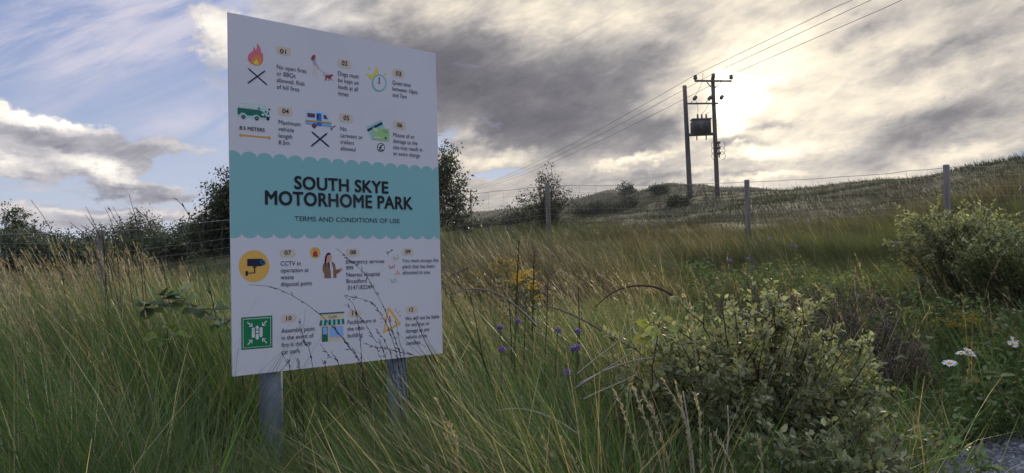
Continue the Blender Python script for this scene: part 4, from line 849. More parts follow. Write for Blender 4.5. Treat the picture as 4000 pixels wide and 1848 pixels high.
def build_sign():
    TL = EYE + np.array([-.9121, 2.5806, .8729]); yaw = .7275
    U = np.array([cos(yaw), sin(yaw), 0.]); N = np.array([sin(yaw), -cos(yaw), 0.]); D = np.array([0, 0, -1.])
    W, H, TH = .841, 1.189, .006
    def P(u, v, l=0.0): return TL + U * (u / 1000) + D * (v / 1000) + N * (.0004 * l)
    posts = []
    for px, py in ((1058, 1490), (1551, 1430)):
        d = ray(px, py); o = TL - N * .050
        posts.append(EYE + d * (((o - EYE) @ N) / (d @ N)))
    b0 = np.array([posts[0][0], posts[0][1], float(ground_z(posts[0][0], posts[0][1]))])
    root = empty('information_sign', b0, 'white campsite rules sign with a teal title band on two galvanised posts', 'sign')
    # posts
    mg, g = new_mat('galvanised post')
    n = g.noise(objco(g), 9.0, 5, .65); v = g.node('ShaderNodeTexVoronoi'); v.inputs['Scale'].default_value = 60; g.put(v.inputs['Vector'], objco(g))
    c = g.mix(g.rng(n, .35, .65), (.24, .28, .37), (.43, .47, .54)); c = g.mix(g.m('MULTIPLY', v.outputs['Distance'], .3), c, (.18, .21, .29))
    finish(g, principled(g, c, .52, .55, .5, bump(g, n, .1, .002)))
    mback = plain('board back', (.45, .45, .46), .5); mclip = plain('clip steel', (.35, .36, .38), .45, .6)
    for p in posts:
        z0 = float(ground_z(p[0], p[1])) - .25; b = MB()
        b.tube([[p[0], p[1], z0], [p[0], p[1], .9], [p[0], p[1], TL[2] - .08]], .038, 28); po = b.build('post', mg, root, smooth=False)
        for f in po.data.polygons: f.use_smooth = len(f.vertices) == 4
        for zz in (TL[2] - .22, TL[2] - H + .22):
            b = MB(); ctr = np.array([p[0], p[1], zz])
            b.tube([ctr - [0, 0, .018], ctr + [0, 0, .018]], .041, 24); b.box(ctr + N * .0425, (.13, .006, .034), [U, N, UPV])
            b.build('clip', mclip, root)
    b = MB()
    k = [P(0, 0), P(841, 0), P(841, 1189), P(0, 1189)]; kb = [q - N * TH for q in k]
    b.add(np.array(k + kb), [(3, 2, 1, 0)], mat=0); b.q[-1] = np.array([(3, 2, 1, 0)])
    b.add(np.array(kb), [(0, 1, 2, 3)], mat=1)
    for i in range(4): j = (i + 1) % 4; b.add(np.array([k[i], k[j], kb[j], kb[i]]), [(0, 1, 2, 3)], mat=1)
    board = b.build('board', [sign_mat('white'), mback], root)
    board_loc = np.array(board.location)
    def put(mb, name, keys):
        o = mb.build(name, [sign_mat(q) for q in keys]); o.parent = board; o.location = (0, 0, 0); return o
    def addpoly(mb, pts, mat):
        pts = np.asarray(pts); n0 = mb.n; mb.add(pts, np.zeros((0, 4)))
        area = sum(np.dot(np.cross(pts[i] - pts[0], pts[i + 1] - pts[0]), N) for i in range(1, len(pts) - 1))
        f = list(range(n0, n0 + len(pts))); mb.poly.append((f if area > 0 else f[::-1], mat))
    # teal band with scalloped edges
    per, off = 55.4, 37.6; pts = []
    def scallops(vcusp, amp):
        e = []; k = -1
        xs = np.arange(0, 841.1, 1.65); out = []
        for x in xs:
            f = ((x - off) / per) % 1.0; s = (f - .5) * 2
            out.append((x, vcusp + amp * math.sqrt(max(0, 1 - (s * .985) ** 2)) ** .92))
        return out
    tp = scallops(479, -23.4); bt = scallops(720, 22.2)
    mb = MB(); ring = [P(u, v, 1) for u, v in tp] + [P(u, v, 1) for u, v in bt[::-1]]
    n0 = len(tp); V = np.array([P(u, v, 1) for u, v in tp] + [P(u, v, 1) for u, v in bt])
    mb.add(V, [(i + n0, i + n0 + 1, i + 1, i) for i in range(n0 - 1)])
    put(mb, 'scalloped_band', ['teal'])
    for name, shapes in SIGN_ART:
        mb = MB(); keys = []
        for col, lay, pts in shapes:
            if col not in keys: keys.append(col)
            addpoly(mb, [P(u, v, lay) for u, v in pts], keys.index(col))
        put(mb, name, keys)
    # lettering
    dg = bpy.context.evaluated_depsgraph_get
    def glyphs(body, bold):
        cu = bpy.data.curves.new('lettering', 'FONT'); cu.body = body; cu.size = 1; cu.resolution_u = 4; cu.offset = 0
        if bold == 2: cu.space_character = 1.04
        ob = bpy.data.objects.new('lettering', cu); COL.objects.link(ob)
        me = bpy.data.meshes.new_from_object(ob.evaluated_get(dg()), depsgraph=dg())
        vs_ = np.array([v.co[:] for v in me.vertices]).reshape(-1, 3); fs = [list(p.vertices) for p in me.polygons]
        bpy.data.objects.remove(ob); bpy.data.curves.remove(cu); bpy.data.meshes.remove(me)
        return vs_, fs
    HEAVY = {0: [], 1: [(.026, 0), (.013, .02)], 2: [(-.030, 0), (.030, 0), (0, .022), (0, -.022), (-.022, .016), (.022, .016), (-.022, -.016), (.022, -.016)]}
    capH = glyphs('H', 0)[0][:, 1].max()
    for name, lines, u, v, width, cap, lead, col, bold, wl in SIGN_TEXT:
        G = [glyphs(s, bold) for s in lines]; mb = MB()
        ref = G[wl][0][:, 0]; sx = width / (ref.max() - min(ref.min(), .06)); sy = cap / capH
        x0 = G[wl][0][:, 0].min()
        lay = 8 if name == 'cafe_lettering' else 4
        for i, (vv, ff) in enumerate(G):
            n0 = mb.n
            xx = vv[:, 0] - (x0 if len(lines) == 1 else .05)
            mb.add(np.array([P(u + a * sx, v + lead * i - b_ * sy * (1.12 if lead else 1), lay) for a, b_ in zip(xx, vv[:, 1])]), np.zeros((0, 4)))
            for f in ff: mb.poly.append(([q + n0 for q in f], 0))
            # heavier weights: the same outline printed again a hair to each side
            for kk, (ox, oy) in enumerate(HEAVY[bold]):
                n1 = mb.n
                mb.add(np.array([P(u + (a + ox) * sx, v + lead * i - (b_ + oy) * sy, lay + .3 * (kk + 1)) for a, b_ in zip(xx, vv[:, 1])]), np.zeros((0, 4)))
                for f in ff: mb.poly.append(([q + n1 for q in f], 0))
        put(mb, name, [col])
build_sign()

# ------------------------------------------------------------------ stock fence across the moor
def build_fence():
    posts = [(-900, 15.0, 905), (395, 12.6, 899), (1260, 15.5, 800), (2139, 17.2, 716), (2917, 16.2, 703), (3696, 13.6, 644), (4620, 11.4, 590)]
    tops = [at(px, py, d) for px, d, py in posts]
    base = np.array([tops[3][0], tops[3][1], float(ground_z(tops[3][0], tops[3][1]))])
    root = empty('stock_fence', base, 'wire stock fence on weathered timber posts crossing the rough moor', 'fence')
    for t in tops:
        z0 = min(float(ground_z(t[0], t[1])) - .15, t[2] - 1.3)
        b = MB(); r = .052
        lean = rng.normal(0, .012, 2)
        zs = np.array([z0, z0 + .5, t[2] - .01, t[2]]); f = (zs - t[2])
        b.tube(np.stack([t[0] + lean[0] * f, t[1] + lean[1] * f, zs], -1), [r * 1.08, r * 1.04, r, r * .9], 10)
        b.build('fence_post', M_POST, root, smooth=False)
    def strand(drop, sag, name, r=.0036):
        b = MB()
        for a, c in zip(tops[:-1], tops[1:]):
            t = np.linspace(0, 1, 13)[:, None]; p = a * (1 - t) + c * t
            p[:, 2] -= drop + (sag * 4 * t * (1 - t))[:, 0] + rng.normal(0, .006, 13)
            p[:, 1] -= .05
            b.tube(p, r, 4, cap=False)
        b.build(name, M_WIRE, root)
    strand(.05, .03, 'top_wire', .0045)
    b = MB()
    for a, c in zip(tops[:-1], tops[1:]):
        L = np.linalg.norm(c - a); t = np.linspace(0, 1, 13)[:, None]
        for dz in (.20, .38, .54, .68, .80):
            p = a * (1 - t) + c * t; p[:, 2] -= dz + (.03 * 4 * t * (1 - t))[:, 0]; p[:, 1] -= .055; b.tube(p, .0022, 3, cap=False)
        for k in range(1, int(L / .33)):
            f = k / int(L / .33); p = a * (1 - f) + c * f; s = .03 * 4 * f * (1 - f)
            j = rng.normal(0, .02)
            b.tube([[p[0], p[1] - .055, p[2] - .05 - s], [p[0] + j, p[1] - .055, p[2] - .4 - s], [p[0] + j * .5, p[1] - .055, p[2] - .80 - s]], .0022, 3, cap=False)
    b.build('wire_netting', M_WIRE, root)
build_fence()

# ------------------------------------------------------------------ power line
def build_power():
    d = 57.0
    base = gz(2802, 0, d)
    root = empty('transformer_pole', base, 'twin timber poles carrying a grey transformer tank on the hilltop', 'utility pole')
    def pole(x0, y0, x1, y1, r0, r1, parent, dd, name='pole'):
        a = at(x0, y0, dd); c = at(x1, y1, dd); b = MB()
        t = np.linspace(0, 1, 7)[:, None]; b.tube(a * (1 - t) + c * t, np.linspace(r0, r1, 7), 12); return b.build(name, M_POLE, parent)
    pole(2804, 800, 2784, 304, .17, .135, root, d); pole(2697, 800, 2674, 335, .19, .145, root, d)
    def bar(x0, y0, x1, y1, w, h, name, mat=M_STEEL, dd=d - .2, parent=root):
        a = at(x0, y0, dd); c = at(x1, y1, dd); ax = unit(c - a); up = unit(np.cross(np.cross(ax, UPV), ax)); b = MB()
        b.box((a + c) / 2, (np.linalg.norm(c - a), w, h), [ax, np.cross(up, ax), up]); return b.build(name, mat, parent)
    bar(2713, 316, 2858, 317, .11, .13, 'crossarm'); bar(2761, 321, 2777, 340, .05, .06, 'brace'); bar(2816, 321, 2791, 346, .05, .06, 'brace')
    bar(2686, 405, 2806, 404, .09, .11, 'fuse_beam'); bar(2690, 527, 2790, 523, .16, .20, 'platform_beam')
    INS = []
    for x, y in ((2716, 302), (2786, 296), (2856, 301)):
        c = at(x, y, d - .2); b = MB()
        b.tube([c - [0, 0, .30], c - [0, 0, .08]], .028, 6)
        zz = np.array([-.16, -.15, -.05, .02, .10, .15, .16]); b.tube(c + np.stack([0 * zz, 0 * zz, zz], -1), [.05, .13, .15, .11, .15, .10, .02], 10)
        b.build('insulator', M_PORC, root); INS.append(c + [0, 0, .16])
    for x, y in ((2715, 383), (2773, 383), (2819, 380)):
        c = at(x, y, d - .3); b = MB(); ax = unit(np.array([.5, 0, .6])); zz = np.array([-.2, -.15, -.05, .05, .15, .2])
        b.tube(c + ax * zz[:, None], [.03, .12, .14, .14, .11, .03], 8); b.tube([c - ax * .2, at(x - 17, y + 20, d - .2)], .022, 5); b.build('fuse', M_PORC, root)
    # transformer tank
    a = at(2705, 470, d - .3); c = at(2774, 521, d - .3); ctr = (a + c) / 2; w = abs(c[0] - a[0]); h = abs(a[2] - c[2])
    b = MB(); b.box(ctr, (w, .75, h)); b.box(ctr + [-.02, 0, h / 2 + .03], (w + .16, .85, .06)); b.box(ctr - [0, 0, h / 2 + .04], (w * .9, .6, .08))
    for k in range(9): b.box(ctr + [-w / 2 + (k + .5) * w / 9, -.42, -.03], (.03, .09, h * .8))
    for k in range(4): b.box(ctr + [-w / 2 - .05, -.3 + k * .2, -.03], (.1, .03, h * .8))
    for s in (-.35, .32): b.box(ctr + [s, 0, -h / 2 - .28], (.04, .2, .36))
    tank = b.build('transformer', M_STEEL, root)
    BU = []
    for x in (2726, 2742, 2759):
        q = at(x, 470, d - .3); b = MB(); zz = np.linspace(0, .44, 11); rr = np.where(np.arange(11) % 2, .10, .055) * np.linspace(1, .75, 11)
        b.tube(q + np.stack([0 * zz, 0 * zz, zz], -1), rr, 9); o = b.build('bushing', M_PORC, tank); o.location = (0, 0, 0); BU.append(q + [0, 0, .45])
    # cable terminations low on the right-hand pole
    for k, y in enumerate((557, 578, 599)):
        q = at(2806 + k, y, d - .25); b = MB(); b.box(q, (.26, .2, .16)); b.tube([q, q - [-.03, 0, .3]], .05, 6); b.build('fuse_box', M_STEEL, root)
        for sx, rr in ((.30, .28), (-.5, .26)):
            t = np.linspace(-1.5, 1.7, 12); b = MB(); b.tube(q + np.stack([sx * .55 + np.sign(sx) * rr * np.cos(t), 0 * t - .05, -.2 + .30 * np.sin(t)], -1), .014, 4); b.build('cable_loop', M_CABLE, root)
    # jumpers
    def drop(name, pts): b = MB(); b.tube(pts, .013, 4, cap=False); b.build(name, M_CABLE, root)
    for (sx, sy), (mx, my), (ex, ey) in (((2745, 284), (2750, 320), (2716, 374)), ((2816, 277), (2803, 330), (2775, 376)), ((2885, 286), (2850, 335), (2821, 372))):
        t = np.linspace(0, 1, 9)[:, None]; A, B_, C = at(sx, sy, d - .2), at(mx, my, d - .5), at(ex, ey, d - .3); drop('jumper', A * (1 - t) ** 2 + B_ * 2 * t * (1 - t) + C * t * t)
    for (sx, sy), (mx, my), e in (((2718, 392), (2730, 415), BU[0]), ((2772, 392), (2764, 425), BU[1]), ((2818, 390), (2790, 432), BU[2])):
        t = np.linspace(0, 1, 9)[:, None]; A, B_ = at(sx, sy, d - .3), at(mx, my, d - .5); drop('jumper', A * (1 - t) ** 2 + B_ * 2 * t * (1 - t) + e * t * t)
    # the next pole down the line
    dd = 178.0; fb = gz(1841, 0, dd)
    far = empty('power_pole', fb, 'slim distant power pole with a crossarm beside the big dark tree', 'utility pole')
    pole(1842, 885, 1838, 742, .19, .15, far, dd); bar(1822, 750, 1864, 748, .16, .18, 'crossarm', M_STEEL, dd - .2, far)
    FAR = []
    for x in (1825, 1843, 1861):
        c = at(x, 743, dd - .2); b = MB(); b.tube([c - [0, 0, .3], c - [0, 0, .1], c, c + [0, 0, .15]], [.04, .12, .15, .08], 8); b.build('insulator', M_PORC, far); FAR.append(c + [0, 0, .15])
    names = ['upper left conductor of three strung from the far pole to the transformer poles', 'middle conductor of three passing over the top of the pole head', 'lower right conductor of three on the right end of the crossarm']
    for k, exitpx in enumerate(((3322, 0), (3402, 0), (3527, 0))):
        I = INS[k]; dr = ray(*exitpx)
        # continue along the line towards the next pole behind the viewer
        q = EYE + dr * (44.0 - 3.2 * k) / dr[1]
        dv = (q - I); E_ = I + dv * ((-60 - I[1]) / dv[1]); E_[2] = I[2] - 1.0
        b = MB(); t = np.linspace(0, 1, 60)[:, None]
        p = I * (1 - t) + E_ * t; 
        z = np.interp(t[:, 0], [0, (q[1] - I[1]) / (E_[1] - I[1]), 1], [I[2], q[2], E_[2]]); p[:, 2] = z
        b.tube(p, .016, 5, cap=False)
        t = np.linspace(0, 1, 40)[:, None]; p = I * (1 - t) + FAR[k] * t; p[:, 2] -= (1.0 * 4 * t * (1 - t))[:, 0]
        b.tube(p, np.linspace(.016, .022, 40), 5, cap=False)
        tag(b.build('power_line', M_CABLE), names[k], 'power line', 'conductors of the power line')
build_power()

# ------------------------------------------------------------------ trees and far bushes
DARKLEAF = [(.042, .062, .028), (.060, .082, .034), (.080, .094, .038), (.040, .058, .032)]
BIRCH = [(.075, .088, .034), (.10, .10, .042), (.060, .078, .034), (.13, .085, .045)]
HEDGE = [(.060, .085, .042), (.080, .105, .048), (.10, .115, .055), (.055, .075, .045)]
def build_trees():
    tree('willow_tree', 'big dark bushy tree rising behind the right edge of the sign', 'tree', gz(1690, 0, 25), [(.0, 0, 1.55, 1.0, 1.1, 1.1), (.25, 0, 2.55, .75, .8, .75), (-.7, .3, 1.9, .9, .9, 1.0), (.98, -.1, 1.35, .46, .6, .9), (.75, 0, .6, .7, .6, .55), (-1.7, .3, 1.5, .9, .9, .9)], 100, 19000, (.085, .045), BIRCH[:1] + DARKLEAF, .075, 2.6, group='trees and tall bushes on the moor', cluster=.15, multi=2)
    tree('rowan_tree', 'thin reddish young tree with see-through crown behind a fence post', 'tree', gz(2138, 0, 22), [(0.0, 0, .95, .70, .6, .55), (.12, 0, 1.62, .40, .36, .42), (-.48, 0, 1.1, .40, .4, .40), (.55, 0, 1.0, .38, .35, .35), (-.05, 0, .45, .68, .5, .35), (.16, 0, 1.95, .16, .16, .2)], 80, 4200, (.056, .029), BIRCH, .032, 1.9, group='trees and tall bushes on the moor', bark=(.10, .09, .085), cluster=.17, multi=3)
    tree('hawthorn_tree', 'tall black-green thicket leaning out behind the left edge of the sign', 'tree', gz(905, 0, 20), [(.1, 0, 1.2, .95, .8, 1.0), (-.45, .1, 1.0, .8, .8, .75), (.35, 0, 2.0, .8, .8, .55), (-.75, 0, .55, .6, .6, .6), (.0, 0, 1.75, .55, .6, .5)], 110, 21000, (.070, .038), DARKLEAF, .07, 2.0, group='trees and tall bushes on the moor', cluster=.15, multi=3)
    tree('pine_tree', 'open-topped tree standing highest of the left-hand treeline', 'tree', gz(60, 0, 43), [(-.2, 0, 3.1, 1.0, .8, .35), (.35, 0, 2.6, 1.1, .9, .3), (-.2, 0, 3.8, .55, .5, .3), (1.0, 0, 2.1, .9, .8, .35), (-.8, 0, 2.2, 1.2, .9, .5), (.2, 0, 1.2, 1.5, 1.0, .8)], 70, 8000, (.14, .06), DARKLEAF, .12, 3.6, group='trees of the left-hand treeline', cluster=.16)
    spec = [  # column, distance, half width, height, label
        (-130, 38, 1.6, 2.4, 'broad dark bush cut by the left edge of the photo'),
        (150, 36, 1.5, 1.75, 'rounded bush just right of the open-topped tree'),
        (300, 38, 1.6, 1.8, 'wide low bush of the treeline left of the grass stalks'),
        (45, 30, 1.5, 1.5, 'low round bush in front of the open-topped tree'),
        (215, 29, 1.2, 1.25, 'small round bush in front of the treeline'),
        (430, 48, 1.7, 1.5, 'low distant bush behind the corner fence post'),
        (530, 42, 1.6, 2.55, 'taller bush of the treeline behind the seeding stalks'),
        (620, 36, 1.3, 1.75, 'mid-height bush between the treeline and the dark thicket'),
        (715, 30, 1.2, 1.7, 'leafy bush touching the dark thicket by the sign'),
    ]
    for px, d, r, h, lab in spec:
        k = []; h *= 1.16; r *= 1.25
        for i in range(5):
            a = rng.uniform(-1, 1); k.append((a * r * .7, rng.normal() * .3, h * (.45 + .2 * rng.random() - .18 * abs(a)), r * rng.uniform(.42, .62), r * .5, h * rng.uniform(.34, .46)))
        tree('scrub_bush', lab, 'bush', gz(px, 0, d), k, 70, 9500, (.11, .055), HEDGE, .05, h * .6, group='trees of the left-hand treeline', cluster=.2, multi=3)
    far = [(2318, 58, 1.5, .95, 'dark scrub bush at the left foot of the green bank'), (2400, 62, 1.5, 1.05, 'dark scrub bush in the middle below the hill'), (2490, 66, 1.4, 1.0, 'dark scrub bush right of the pair below the hill'), (2448, 92, 1.5, 1.5, 'lone round bush halfway up the far slope'),
           (2330, 80, 1.3, .8, 'faint bush on the slope behind the young tree'), (2590, 74, 1.2, .9, 'small bush at the foot of the hill below the poles'), (2060, 60, 2.0, 1.2, 'spreading thicket seen through the young tree'), (1880, 64, 2.2, .8, 'low spreading scrub right of the big dark tree'), (1950, 70, 1.6, .6, 'low scrub strip left of the young tree'), (2640, 46, .9, .6, 'low scrub tuft on the green bank')]
    for px, d, r, h, lab in far:
        k = [(rng.uniform(-1, 1) * r * .7, rng.normal() * .3, h * rng.uniform(.4, .6), r * rng.uniform(.4, .6), r * .5, h * .42) for i in range(4)]
        tree('gorse_bush', lab, 'bush', gz(px, 0, d), k, 30, 2600, (.15, .08), [(.040, .052, .024), (.055, .068, .030), (.05, .058, .032)], .05, h * .6, group='scrub bushes below the hill', cluster=.24, multi=2)
build_trees()

# ------------------------------------------------------------------ gravel at the verge
def build_gravel():
    b = MB(); xs = np.linspace(1.2, 5.2, 60); V = []; 
    ys = np.linspace(0, 1, 24)
    def edge(x): return 3.93 + .10 * np.sin(x * 3.1) + .07 * np.sin(x * 7.7 + 1) - .26 * np.clip((2.25 - x) / .5, 0, 1) - .8 * np.clip((1.72 - x) / .3, 0, 1)
    X, T = np.meshgrid(xs, ys, indexing='ij'); Y = .6 + T * (edge(X) - .6)
    Z = ground_z(X, Y) + .012
    i = np.arange(59)[:, None]; j = np.arange(23)[None, :]
    b.add(np.stack([X, Y, Z], -1).reshape(-1, 3), np.stack([i * 24 + j, (i + 1) * 24 + j, (i + 1) * 24 + j + 1, i * 24 + j + 1], -1).reshape(-1, 4))
    m, g = new_mat('gravel'); P = geopos(g)
    v = g.node('ShaderNodeTexVoronoi'); v.inputs['Scale'].default_value = 55; g.put(v.inputs['Vector'], P)
    c = g.mix(g.sep(v.outputs['Color'])[0], (.045, .05, .065), (.15, .16, .19)); c = g.mix(g.rng(v.outputs['Distance'], .35, .75), c, (.02, .02, .022))
    finish(g, principled(g, c, .8, 0, .3, bump(g, v.outputs['Distance'], -1.0, .02)))
    tag(b.build('gravel_track', m, smooth=True), 'blue-grey gravel strip along the verge', kind='structure')
    # loose stones
    n = 5200; x = rng.uniform(1.5, 4.2, n); y = 2.7 + (edge(x) + .06 - 2.7) * rng.random(n)
    z = ground_z(x, y) + .012; s = rng.uniform(.006, .018, n)
    oc = np.array([[1, 0, 0], [.3, .9, .1], [-.8, .6, 0], [-.9, -.5, .1], [.1, -1, 0], [.8, -.6, 0], [.2, .2, .75], [-.3, -.2, .7]])
    qs = [(0, 1, 6, 5), (1, 2, 7, 6), (2, 3, 7, 7), (3, 4, 7, 7), (4, 5, 6, 7)]
    a = rng.uniform(0, 2 * pi, n); R = np.stack([np.stack([np.cos(a), -np.sin(a), 0 * a], -1), np.stack([np.sin(a), np.cos(a), 0 * a], -1), np.stack([0 * a, 0 * a, 1 + 0 * a], -1)], 1)
    V = np.einsum('nij,kj->nki', R, oc) * s[:, None, None] * (1 + .25 * rng.standard_normal((n, 8, 3))) + np.stack([x, y, z - .002], -1)[:, None, :]
    sb = MB(); Q = (np.arange(n)[:, None, None] * 8 + np.array([(0, 1, 6, 5), (1, 2, 7, 6), (2, 3, 4, 7), (4, 5, 6, 7)])[None]).reshape(-1, 4)
    sb.add(V.reshape(-1, 3), Q, np.repeat(mixcol([(.07, .075, .09), (.13, .14, .16), (.19, .20, .22)], n), 8, 0))
    tag(sb.build('gravel', tinted('stone', .8)), 'loose blue-grey chippings', kind='stuff')
build_gravel()

# ------------------------------------------------------------------ grass
G_GREEN = [(.080, .150, .042), (.110, .178, .052), (.055, .110, .042), (.14, .170, .058)]
G_STRAW = [(.42, .36, .22), (.33, .26, .15), (.50, .44, .30), (.27, .20, .11)]
G_MOOR = [(.165, .130, .085), (.205, .165, .11), (.12, .11, .065), (.14, .14, .072)]
def sector(n, px0, px1, r0, r1, q=1.0):
    a0, a1 = radians(azel(px0, 1000)[0]), radians(azel(px1, 1000)[0])
    a = rng.uniform(a0, a1, n); u = rng.random(n)
    e = 2 - q
    r = (r0 ** e + u * (r1 ** e - r0 ** e)) ** (1 / e) if abs(e) > .01 else r0 * (r1 / r0) ** u
    return r * np.sin(a), r * np.cos(a), r, np.degrees(a)
_pxs = np.linspace(-600, 4700, 200); _pxaz = np.array([azel(p, 1000)[0] for p in _pxs])
def px_of(az): return np.interp(az, _pxaz, _pxs)
def limit_len(x, y, z, L, px, row):
    """keep blades short enough to leave what stands behind them in view"""
    elev = (1056.6 - .0278 * (px - 2000) - row) / FOC
    zmax = EYE[2] + elev * y
    return np.minimum(L, np.maximum(zmax - z, .06) * 1.12)
def on_gravel(x, y): return (x > 1.62 + .15 * np.sin(y * 9)) & (y < 3.89 + .10 * np.sin(x * 3.1) - .26 * np.clip((2.25 - x) / .5, 0, 1)) & (x / np.maximum(y, .1) > .50)

def near_grass():
    b = MB()
    def patch(n, px0, px1, r0, r1, Lm, Ls, wd, straw, lean_sd, a0r, a1r, q=1.0, green=G_GREEN, segs=4, tuft=0, keep=None, row=None, headr=pi):
        x, y, r, az = sector(n if not tuft else n // tuft, px0, px1, r0, r1, q)
        if tuft:
            hl = np.repeat(rng.normal(0, .75, len(x)), tuft); sz = np.repeat(rng.uniform(.75, 1.2, len(x)), tuft)
            s = np.repeat(.035 * (r / 3) ** .5, tuft); x = np.repeat(x, tuft) + rng.normal(0, 1, len(s)) * s; y = np.repeat(y, tuft) + rng.normal(0, 1, len(s)) * s
        else: hl = 0; sz = 1
        r = np.hypot(x, y); az = np.degrees(np.arctan2(x, y)); px = px_of(az)
        n = len(x); z = ground_z(x, y)
        L = (np.abs(rng.normal(Lm, Ls, n)) * sz + .06) * np.clip(.95 + .75 * fbm(x / .55, y / .55, 61), .5, 1.35)
        ok = ~on_gravel(x, y)
        px0_ = px
        # the sign and its posts stay in view
        rs = 2.60 + (px - 900) / 820 * .62 + .08
        infront = (px > 840) & (px < 1830) & (r < rs / np.cos(np.radians(az)) + .05)
        lim = 1530 + 190 * rng.random(n) ** 1.5 - (px - 1000) * .05
        lim = np.where(np.abs(px - 1075) < 130, lim + 190, lim)
        L = np.where(infront, limit_len(x, y, z, L, px, lim), L)
        if row is not None: L = limit_len(x, y, z, L, px, row(px) + rng.exponential(60, n))
        if row is None: L = np.where((px < 860) | (px > 1830), limit_len(x, y, z, L, px, 960 + np.interp(px, [0, 900, 1800, 2600, 4000], [60, 40, 120, 200, 120]) + rng.exponential(70, n)), L)
        L = np.minimum(L, 1.05)
        if keep is not None: ok &= keep(x, y, px, r)
        w = fbm(x / .7, y / .7, 21); st = rng.random(n) < np.clip(straw + .75 * w, .02, .9)
        c = np.where(st[:, None], mixcol(G_STRAW, n), mixcol(green, n))
        head = headr + hl + rng.normal(0, lean_sd, n)
        a0 = rng.uniform(*a0r, n); a1 = rng.uniform(*a1r, n)
        lodged = rng.random(n) < .17; a0 = np.where(lodged, a0 + .5, a0); a1 = np.where(lodged, a1 + .6, a1); head = np.where(lodged, rng.uniform(0, 2 * pi, n), head)
        c = c * np.where(rng.random(n) < .12, 1.45, 1.0)[:, None] * np.clip(.95 + .35 * fbm(x / .4, y / .4, 29), .6, 1.3)[:, None]
        i = ok & (L > .08)
        add_blades(b, np.stack([x, y, z - .02], -1)[i], L[i], head[i], a0[i], a1[i], (wd * np.exp(rng.normal(0, .36, n)).clip(.4, 1.75) * np.clip(r / 2.6, .6, 1))[i], c[i], segs)
    # left of the sign: tall, leaning to the left
    patch(39000, -600, 1000, 1.75, 3.6, .62, .16, .0042, .12, .55, (.15, .55), (.5, 1.35), tuft=10)
    patch(43000, -600, 1100, 3.2, 6.5, .66, .14, .0050, .24, .5, (.1, .4), (.35, 1.1), tuft=10, row=lambda p: np.interp(p, [0, 400, 900], [1085, 1055, 1060]))
    # under and beside the sign
    patch(26000, 850, 2600, 1.8, 3.4, .55, .15, .0042, .26, .7, (.1, .55), (.5, 1.5), tuft=9, row=lambda p: np.interp(p, [1700, 1850, 2300, 2600], [1420, 1330, 1330, 1450]))
    patch(34000, 950, 2650, 3.0, 6.5, .55, .14, .0052, .38, .7, (.1, .5), (.4, 1.3), tuft=9, row=lambda p: np.interp(p, [1700, 1900, 2600], [1080, 1150, 1120]))
    # bank on the right
    patch(23000, 2450, 4900, 3.3, 7.0, .25, .09, .0050, .24, 1.2, (.1, .6), (.4, 1.6), tuft=8)
    patch(9000, 2300, 3500, 1.9, 3.3, .36, .10, .0040, .30, 1.0, (.1, .6), (.4, 1.5), tuft=8)
    o = b.build('grass', M_GRASS); tag(o, 'long wind-bent meadow grass, green with straw-coloured blades', kind='stuff')
near_grass()

def seed_stalks():
    """the crowd of thin flowering stems that stand above the leaves"""
    b = MB()
    def crowd(n, px0, px1, r0, r1, Lm, Ls, lean, a0r, a1r, cols, row=None, infront=True):
        x, y, r, az = sector(n, px0, px1, r0, r1, 1.0); px = px_of(az); z = ground_z(x, y)
        ok = ~on_gravel(x, y) & ~((px > 820) & (px < 1800) & (r < 3.9)); x, y, r, px, z = (q[ok] for q in (x, y, r, px, z)); n = len(x)
        L = rng.normal(Lm, Ls, n).clip(.3, 1.25)
        if row is not None: L = limit_len(x, y, z, L, px, row(px) + rng.exponential(45, n))
        a0 = rng.uniform(*a0r, n); a1 = rng.uniform(*a1r, n); head = rng.normal(*lean, n)
        pts = add_blades(b, np.stack([x, y, z], -1), L, head, a0, a1, .0026 * np.sqrt(r / 3), mixcol(cols, n), 5, tip=.5)
        k = 9; t = rng.uniform(3.4, 5, (n, k)); j = np.minimum(t.astype(int), 4); f = (t - j)[..., None]; ii = np.arange(n)[:, None]
        P = pts[ii, j] * (1 - f) + pts[ii, j + 1] * f; A = unit(pts[ii, j + 1] - pts[ii, j])
        A = unit(A + rng.standard_normal(A.shape) * .28)
        m = n * k; sz = np.repeat(np.sqrt(r / 3), k)
        add_leaves(b, P.reshape(-1, 3), A.reshape(-1, 3), randdir(m), .022 * sz * rng.uniform(.6, 1.4, m), .0038 * sz, np.repeat(mixcol(cols, n), k, 0))
    st = [(.36, .29, .19), (.27, .20, .12), (.44, .37, .26), (.22, .20, .10)]
    crowd(620, -350, 900, 2.6, 7.0, 1.02, .14, (pi, .5), (.1, .4), (.3, .8), st, row=lambda p: np.interp(p, [-300, 0, 300, 500, 700, 900], [1080, 1060, 985, 960, 990, 1050]))
    crowd(420, 1750, 2700, 3.4, 8.0, .72, .12, (pi, .6), (.1, .45), (.4, 1.1), st, row=lambda p: np.interp(p, [1750, 2700], [1040, 1040]))
    crowd(160, 2600, 4200, 3.6, 8.0, .50, .10, (pi, .9), (.0, .4), (.3, 1.0), st)
    o = b.build('seeding_grass', M_GRASS); tag(o, 'straw-coloured seeding grass stems standing above the leaves', kind='stuff')
seed_stalks()

